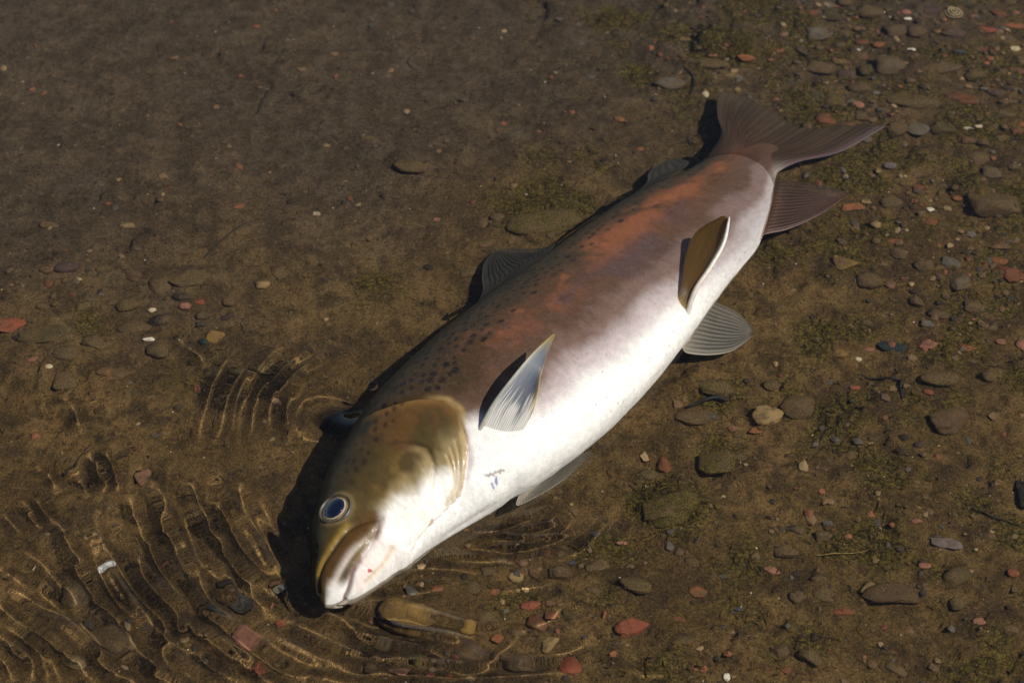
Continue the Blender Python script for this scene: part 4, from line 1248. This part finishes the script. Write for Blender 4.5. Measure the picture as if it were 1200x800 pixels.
def over_fish(x, y, pad=6):
    return bool((((x - FISH_DISCS[:, 0]) ** 2 + (y - FISH_DISCS[:, 1]) ** 2) < (FISH_DISCS[:, 2] + pad) ** 2).any())


COBBLES = [
    (44, (940, 1205, -8, 168), (16, 40), ['brown', 'grey', 'purple', 'olive', 'dark', 'rust'], "cobble in the upper right gravel", "cobbles of the upper right corner"),
    (18, (1000, 1200, 170, 400), (16, 42), ['brown', 'olive', 'brown', 'grey'], "cobble along the right edge", "cobbles along the right edge"),
    (12, (20, 330, 290, 450), (16, 40), ['brown', 'olive', 'dark'], "cobble in the stony patch on the left", "cobbles of the stony patch on the left"),
    (12, (430, 720, 650, 800), (16, 34), ['brown', 'olive', 'brown', 'rust'], "cobble near the fish's jaw", "cobbles near the fish's jaw"),
    (14, (840, 1190, 420, 790), (18, 44), ['brown', 'olive', 'olive'], "cobble in the algae-grown silt", "cobbles of the algae-grown silt"),
]
WORD = dict(rust='rust-red', brown='brown', purple='dark purple', grey='grey', dark='near-black', pink='dusky pink', tan='tan', olive='olive-green')
for cnt, (x0, x1, y0, y1), (a, b), hues, label, group in COBBLES:
    made = tries = 0
    while made < cnt and tries < cnt * 40:
        tries += 1
        x, y = rnd.uniform(x0, x1), rnd.uniform(y0, y1)
        w = a + (b - a) * rnd.random() ** 1.7
        if over_fish(x, y, 4 + w * .4) or any(abs(x - q[0]) < (q[2] + w) * .42 and abs(y - q[1]) < (q[2] + w) * .30 for q in TAKEN):
            continue
        TAKEN.append((x, y, w))
        z0 = float(bed_z(*at(x, y)[:2])); p = at(x, y, min(z0, WATER - .002)); m = depth_scale(p)
        hue = rnd.choice(hues)
        o = place_stone(rnd.choice(BIG), p, w * m, w * m * rnd.uniform(.6, 1.0), min(w * m * rnd.uniform(.35, .6), (WATER - z0) * 1.2), rnd.uniform(-.5, .5),
                        HUES[hue], rnd.uniform(.40, .85), rnd.uniform(.40, .58))
        o.name = "cobble"
        tag(o, WORD[hue] + " " + label + beside(x, y), "stone", group)
        made += 1

PATCHES = [  # count, spot range, size range, colours, label, group
    (100, (930, 1200, 0, 165), (6, 19), ['rust', 'brown', 'purple', 'grey', 'dark', 'pink'], "pebble in the upper right gravel", "pebbles of the stony upper right corner"),
    (34, (1010, 1200, 165, 400), (5, 14), ['brown', 'rust', 'grey', 'tan', 'pink'], "pebble along the right edge", "small pebbles along the right edge"),
    (26, (760, 960, 0, 120), (5, 13), ['brown', 'grey', 'tan', 'olive', 'rust'], "pebble above the tail", "small pebbles above the tail"),
    (22, (880, 1190, 420, 780), (4, 9), ['rust', 'brown', 'tan', 'olive'], "pebble in the algae-grown silt", "tiny pebbles in the algae-grown silt"),
    (30, (430, 720, 640, 795), (6, 15), ['brown', 'rust', 'olive', 'tan', 'pink'], "pebble by the fish's jaw", "small pebbles by the fish's jaw"),
    (26, (20, 330, 290, 450), (6, 14), ['brown', 'dark', 'olive', 'rust', 'grey'], "pebble in the stony patch on the left", "small pebbles of the stony patch on the left"),
    (16, (60, 560, 20, 270), (5, 10), ['brown', 'tan', 'rust'], "lone pebble in the open silt, upper left", "tiny pebbles in the open silt"),
    (14, (60, 330, 600, 790), (6, 12), ['rust', 'brown', 'olive', 'tan'], "pebble under the lower left ripples", "small pebbles under the ripples"),
]
WORD = dict(rust='rust-red', brown='brown', purple='dark purple', grey='grey', dark='near-black', pink='dusky pink', tan='tan', olive='olive-green')
for cnt, (x0, x1, y0, y1), (a, b), hues, label, group in PATCHES:
    made = tries = 0
    knots = [(rnd.uniform(x0, x1), rnd.uniform(y0, y1), rnd.uniform(14, 44)) for _ in range(max(3, cnt // 7))]
    while made < cnt and tries < cnt * 30:
        tries += 1
        kx, ky, kr = rnd.choice(knots)
        x, y = rnd.gauss(kx, kr), rnd.gauss(ky, kr * .6)
        if not (x0 <= x <= x1 and y0 <= y <= y1):
            continue
        w = a + (b - a) * rnd.random() ** 2
        if over_fish(x, y) or any(abs(x - q[0]) < (q[2] + w) * .5 and abs(y - q[1]) < (q[2] + w) * .4 for q in TAKEN):
            continue
        TAKEN.append((x, y, w))
        z0 = float(bed_z(*at(x, y)[:2])); p = at(x, y, min(z0, WATER - .002)); m = depth_scale(p)
        hue = rnd.choice(hues)
        o = place_stone(rnd.choice(FORMS), p, w * m, w * m * rnd.uniform(.7, 1.2), w * m * rnd.uniform(.4, .65), rnd.uniform(0, 6.28),
                        HUES[hue], rnd.uniform(.35, .75), rnd.uniform(.35, .55))
        o.name = "pebble"
        tag(o, WORD[hue] + " " + label + beside(x, y), "pebble", group)
        made += 1

# ------------------------------------------------------------------ fine gravel, pale grit and algae (nobody could count them)
def vcol_material(name, rough=0.85, sheen=0.0):
    N = Nodes(name)
    b = N.n("ShaderNodeBsdfPrincipled"); N.put(b.inputs["Base Color"], N.attr("pigment").outputs["Color"])
    b.inputs["Roughness"].default_value = rough; b.inputs["Specular IOR Level"].default_value = 0.2
    return N.done(b.outputs[0])


def scatter(name, n, size, where, hues, seed, lift=.15, flat=.7):
    r = np.random.RandomState(seed)
    v, f = ico(1)
    x = r.uniform(-.66, .70, n * 6); y = r.uniform(-.42, .72, n * 6)
    keep = r.rand(n * 6) < where(x, y)
    x, y = x[keep][:n], y[keep][:n]; n = len(x)
    z = bed_z(x, y)
    s = size[0] + (size[1] - size[0]) * r.rand(n) ** 3
    P = v[None] * (1 + .25 * r.normal(size=(n, len(v), 1)))
    P = P * np.stack([s, s * r.uniform(.6, 1, n), s * flat * r.uniform(.5, 1, n)], -1)[:, None]
    a = r.uniform(0, 6.28, n); ca, sa = np.cos(a)[:, None], np.sin(a)[:, None]
    Q = np.stack([P[..., 0] * ca - P[..., 1] * sa, P[..., 0] * sa + P[..., 1] * ca, P[..., 2]], -1)
    Q += np.stack([x, y, z + s * lift], -1)[:, None]
    h = np.array(hues)[r.randint(0, len(hues), n)] * r.uniform(.6, 1.25, (n, 1))
    F = (f[None] + (np.arange(n) * len(v))[:, None, None]).reshape(-1, 3)
    o = link(name, make_mesh(name, Q.reshape(-1, 3), F, vcol_material(name + "_mineral"), smooth=False, attrs={"pigment": np.repeat(h, len(v), 0)}))
    tag(o, kind="stuff")
    return o


stony = lambda x, y: np.clip(.10 + .9 * sstep(.05, .45, x + .25 * y) * sstep(.25, .62, fbm(x, y, 9, 3, 301) * .6 + .55 + .4 * sstep(.2, .5, y)) + .35 * sstep(-.1, -.25, y) * sstep(.3, .0, np.abs(x - .02)), 0, 1)
scatter("fine_gravel", 7500, (.0008, .0046), stony, [(.12, .08, .045), (.17, .11, .06), (.22, .09, .05), (.07, .055, .04), (.10, .09, .075), (.28, .20, .11), (.05, .035, .025)], 3)
scatter("silt_crumbs", 5200, (.0006, .0026), lambda x, y: np.clip(.35 + .5 * fbm(x, y, 12, 3, 311), 0, 1), [(.06, .042, .024), (.10, .07, .04), (.045, .032, .02), (.13, .095, .055)], 5, lift=.05)
scatter("pale_grit", 900, (.0003, .0009), lambda x, y: np.full_like(x, .5), [(.75, .70, .6), (.6, .5, .36), (.7, .6, .5)], 9, lift=.6)


def strands(name, n, where, hues, seed, length=(.004, .014), thick=.00035):
    r = np.random.RandomState(seed)
    x = r.uniform(-.62, .70, n * 12); y = r.uniform(-.42, .70, n * 12)
    keep = r.rand(n * 12) < where(x, y)
    x, y = x[keep][:n], y[keep][:n]; n = len(x)
    seg = 5
    a = r.uniform(0, 6.28, n); L = r.uniform(*length, n); bend = r.normal(0, 1.3, n)
    t = np.linspace(0, 1, seg)
    ang = a[:, None] + bend[:, None] * t + r.normal(0, .3, (n, seg))
    dx = np.cumsum(np.cos(ang) * L[:, None] / seg, 1); dy = np.cumsum(np.sin(ang) * L[:, None] / seg, 1)
    px, py = x[:, None] + dx, y[:, None] + dy
    pz = bed_z(px, py) + .0004 + r.uniform(0, .0035, (n, 1)) * np.sin(np.pi * t * r.uniform(.4, 1, (n, 1)))
    w_ = thick * (1 - .7 * t)[None] * r.uniform(.6, 1.6, (n, 1))
    nx, ny = -np.sin(ang), np.cos(ang)
    V_ = np.stack([np.stack([px + nx * w_, py + ny * w_, pz], -1), np.stack([px, py, pz + w_ * 1.5], -1), np.stack([px - nx * w_, py - ny * w_, pz], -1)], 2)
    idx = np.arange(n * seg * 3).reshape(n, seg, 3)
    F = np.concatenate([np.stack([idx[:, :-1, k], idx[:, :-1, (k + 1) % 3], idx[:, 1:, (k + 1) % 3], idx[:, 1:, k]], -1).reshape(-1, 4) for k in range(3)])
    h = np.array(hues)[r.randint(0, len(hues), n)] * r.uniform(.6, 1.3, (n, 1))
    o = link(name, outward_none(make_mesh(name, V_.reshape(-1, 3), F, vcol_material(name + "_tissue"), attrs={"pigment": np.repeat(h, seg * 3, 0)})))
    tag(o, kind="stuff")


outward_none = lambda me: me
strands("algae", 14000, lambda x, y: np.clip(algae_at(x, y) - .18, 0, 1) ** 1.3, [(.080, .066, .009), (.045, .038, .006), (.15, .110, .014), (.05, .036, .010)], 21)
strands("plant_debris", 1500, lambda x, y: np.clip(.25 + .5 * fbm(x, y, 14, 3, 321), 0, 1), [(.020, .015, .010), (.030, .022, .014), (.06, .042, .02)], 23, (.003, .010), .00030)

# ------------------------------------------------------------------ twigs, leaf, shell, bubble
def plain(name, c, rough=0.7, coat=0.0):
    N = Nodes(name)
    g = N.metres(N.n("ShaderNodeNewGeometry").outputs["Position"])
    b = N.n("ShaderNodeBsdfPrincipled")
    N.put(b.inputs["Base Color"], N.mix(N.ramp(N.noise(g, 400.0, 4.0), .35, .7), tuple(q * .55 for q in c), tuple(q * 1.3 for q in c)))
    b.inputs["Roughness"].default_value = rough; b.inputs["Coat Weight"].default_value = coat
    N.put(b.inputs["Normal"], N.bump(N.noise(g, 700.0, 3.0), .4, .0005))
    return N.done(b.outputs[0])


def twig(name, pts, r0, r1, mat, label, cat, lift=.0012, seed=0):
    q = np.array([at(x, y)[:2] for x, y in pts])
    n = 26; t = np.linspace(0, 1, n)
    c = hermite(t, np.linspace(0, 1, len(q)), q)
    c = np.c_[c, bed_z(c[:, 0], c[:, 1]) + lift + .0008 * vnoise(t * 6, t * 0, seed)]
    c[:, 2] = np.convolve(np.r_[c[0, 2], c[0, 2], c[:, 2], c[-1, 2], c[-1, 2]], np.ones(5) / 5, 'valid')
    tg = np.gradient(c, axis=0); tg /= np.linalg.norm(tg, axis=1)[:, None]
    e = np.cross(tg, [0, 0, 1.0]); e /= np.linalg.norm(e, axis=1)[:, None]; f = np.cross(e, tg)
    a = np.linspace(0, 2 * np.pi, 9)[:-1]
    rr = (r0 + (r1 - r0) * t) * (1 + .25 * vnoise(t * 9, t * 0, seed + 3)); rr[0] *= .3; rr[-1] *= .3
    V_ = c[:, None] + rr[:, None, None] * (np.cos(a)[None, :, None] * e[:, None] + np.sin(a)[None, :, None] * f[:, None])
    o0 = c.mean(0)
    o = link(name, outward(make_mesh(name, V_.reshape(-1, 3) - o0, grid_faces(n, 8, True), mat)))
    o.location = Vector(o0) * U
    return tag(o, label, cat)


M_BARK = plain("wet_bark", (.022, .016, .011)); M_STRAW = plain("straw", (.26, .19, .055)); M_ROOT = plain("dark_root", (.012, .011, .012))
twig("twig", [(315, 107), (308, 120), (300, 136)], .0011, .0008, M_BARK, "short dark twig alone in the open silt of the upper left", "twig", seed=1)
twig("twig", [(1008, 436), (1030, 441), (1054, 447)], .0008, .0013, M_BARK, "thin brown twig below the dark blue-green stone", "twig", seed=2)
twig("twig", [(1056, 447), (1055, 458), (1057, 470)], .0016, .0011, M_ROOT, "stubby dark twig joining the end of a thin brown one", "twig", seed=3)
twig("straw", [(955, 653), (985, 653), (1018, 648)], .0005, .0003, M_STRAW, "thin yellow straw lying across the algae", "straw", lift=.004, seed=4)
twig("twig", [(1138, 594), (1162, 607), (1197, 620)], .0007, .0006, M_BARK, "long hair-thin twig near the right edge", "twig", seed=5)
twig("stick", [(806, 480), (822, 475), (838, 471), (853, 474)], .0012, .0018, M_ROOT, "short black stick on a brown stone by the belly", "stick", lift=.006, seed=6)
twig("root", [(803, 80), (811, 88), (813, 100), (809, 116)], .0012, .0009, M_ROOT, "curved black root left of the tail fin", "root", lift=.002, seed=7)
twig("twig", [(107, 517), (93, 532), (84, 545)], .0004, .0007, M_BARK, "fine twig pointing to the ripples on the left", "twig", seed=8)
twig("twig", [(82, 545), (78, 551), (74, 554)], .0012, .0016, M_BARK, "dark woody stub at the end of a fine twig, left side", "twig", seed=9)
twig("twig", [(917, 489), (923, 483), (929, 477)], .0009, .0012, M_ROOT, "short dark stick slanting beside the yellow-tan stone", "twig", seed=10)
twig("twig", [(292, 262), (262, 282), (238, 303)], .0006, .0009, M_BARK, "slender twig aslant above the flat olive-brown stone", "twig", seed=11)
twig("twig", [(484, 78), (478, 72), (490, 62)], .0008, .0005, M_BARK, "small crooked twig near the top edge", "twig", seed=12)


def leaf(spot, label):
    p = at(*spot); m = depth_scale(p)
    n, k = 18, 9
    a = np.linspace(0, 1, n); b = np.linspace(-1, 1, k)
    A_, B_ = np.meshgrid(a, b, indexing='ij')
    half = 8 * m * np.sin(np.pi * np.clip(A_ * .93 + .07, 0, 1)) ** .8 * (1 - .35 * A_)
    x = (A_ - .5) * 24 * m; y = B_ * half
    z = .004 + .35 * np.abs(B_) * half + .0035 * A_ ** 2 - .0012 * np.exp(-(B_ / .2) ** 2)
    t = np.stack([x, y, z], -1).reshape(-1, 3)
    V_ = np.concatenate([t, t - [0, 0, .0006]])
    g = grid_faces(n, k); q = n * k
    idx = np.arange(q).reshape(n, k)
    rim = np.concatenate([idx[0, :], idx[1:, -1], idx[-1, -2::-1], idx[-2:0:-1, 0]]); r2 = np.roll(rim, -1)
    F = np.concatenate([g, (g + q)[:, ::-1], np.stack([rim, r2, r2 + q, rim + q], -1)])
    root_ = empty("leaf", (p[0], p[1], float(bed_z(p[0], p[1]))))
    root_.rotation_euler = (0, 0, math.radians(155))
    link("leaf_blade", outward(make_mesh("leaf_blade", V_, F, plain("rotten_leaf", (.026, .019, .012), .7, .0))), root_)
    # stalk curving down to the slab
    t_ = np.linspace(0, 1, 14)
    c = np.stack([-(.5 * 24 + 22 * t_) * m * -1, 5 * m * np.sin(t_ * 3.0), .0045 * (1 - t_) + .004], -1)
    aa = np.linspace(0, 2 * np.pi, 7)[:-1]
    V2 = c[:, None] + (.0008 - .0003 * t_)[:, None, None] * np.stack([0 * aa, np.cos(aa), np.sin(aa)], -1)[None]
    link("leaf_stalk", outward(make_mesh("leaf_stalk", V2.reshape(-1, 3), grid_faces(14, 6, True), M_BARK)), root_)
    tag(root_, label, "leaf")


leaf((284, 713), "small dark curled leaf with its stalk hanging over a pink slab")

# white shell fragment under the ripples, and the ringed shell among the gravel
pv_, fv_ = stone_form('flat', 77, 3)
p = at(124, 663); m = depth_scale(p)
sh_ = link("shell_fragment", make_mesh("shell_fragment", pv_ * np.array([9, 5.5, 2.5]) * m, fv_, plain("white_shell", (.44, .45, .46), .5, .0)))
sh_.location = Vector((p[0], p[1], float(bed_z(p[0], p[1])) + .002)) * U; sh_.rotation_euler = (0.1, -.1, .6)
tag(sh_, "white shell fragment under the ripples on the left", "shell")
p = at(1117, 18); m = depth_scale(p)
q = np.linspace(0, 1, 40); a = np.linspace(0, 2 * np.pi, 48, endpoint=False)
Q, Aa = np.meshgrid(q, a, indexing='ij')
R_ = 10.5 * m * Q * (1 + .03 * np.cos(3 * Aa))
V_ = np.stack([R_ * np.cos(Aa), R_ * np.sin(Aa) * 1.05, .0045 * np.sqrt(np.clip(1.02 - Q ** 2, 0, 1)) + .0009 * np.cos(Q * 2 * np.pi * 3)], -1)
ring = sstep(-.3, .3, np.cos(Q * 2 * np.pi * 3)).ravel()
shc = lerp(np.tile(C(.05, .035, .022), (Q.size, 1)), C(.46, .37, .22), ring)
sh2 = link("shell", make_mesh("shell", V_.reshape(-1, 3), grid_faces(40, 48, True)[:, ::-1], vcol_material("ringed_shell", .6), attrs={"pigment": shc}))
sh2.location = Vector((p[0], p[1], float(bed_z(p[0], p[1])) + .0025)) * U
tag(sh2, "round pale shell with dark concentric rings at the top edge", "shell")

# the air bubble floating against the fish's back
bp = at(437, 452, WATER + .001)
v, f = ico(3)
Nb = Nodes("bubble_film")
gl = Nb.n("ShaderNodeBsdfGlass"); gl.inputs["IOR"].default_value = 1.12; gl.inputs["Roughness"].default_value = 0.02
M_BUB = Nb.done(gl.outputs[0])
bub = link("bubble", make_mesh("bubble", v * np.array([.0036, .0036, .003]), f, M_BUB))
bub.location = Vector(bp) * U
tag(bub, "small round air bubble floating against the fish's nape", "bubble")
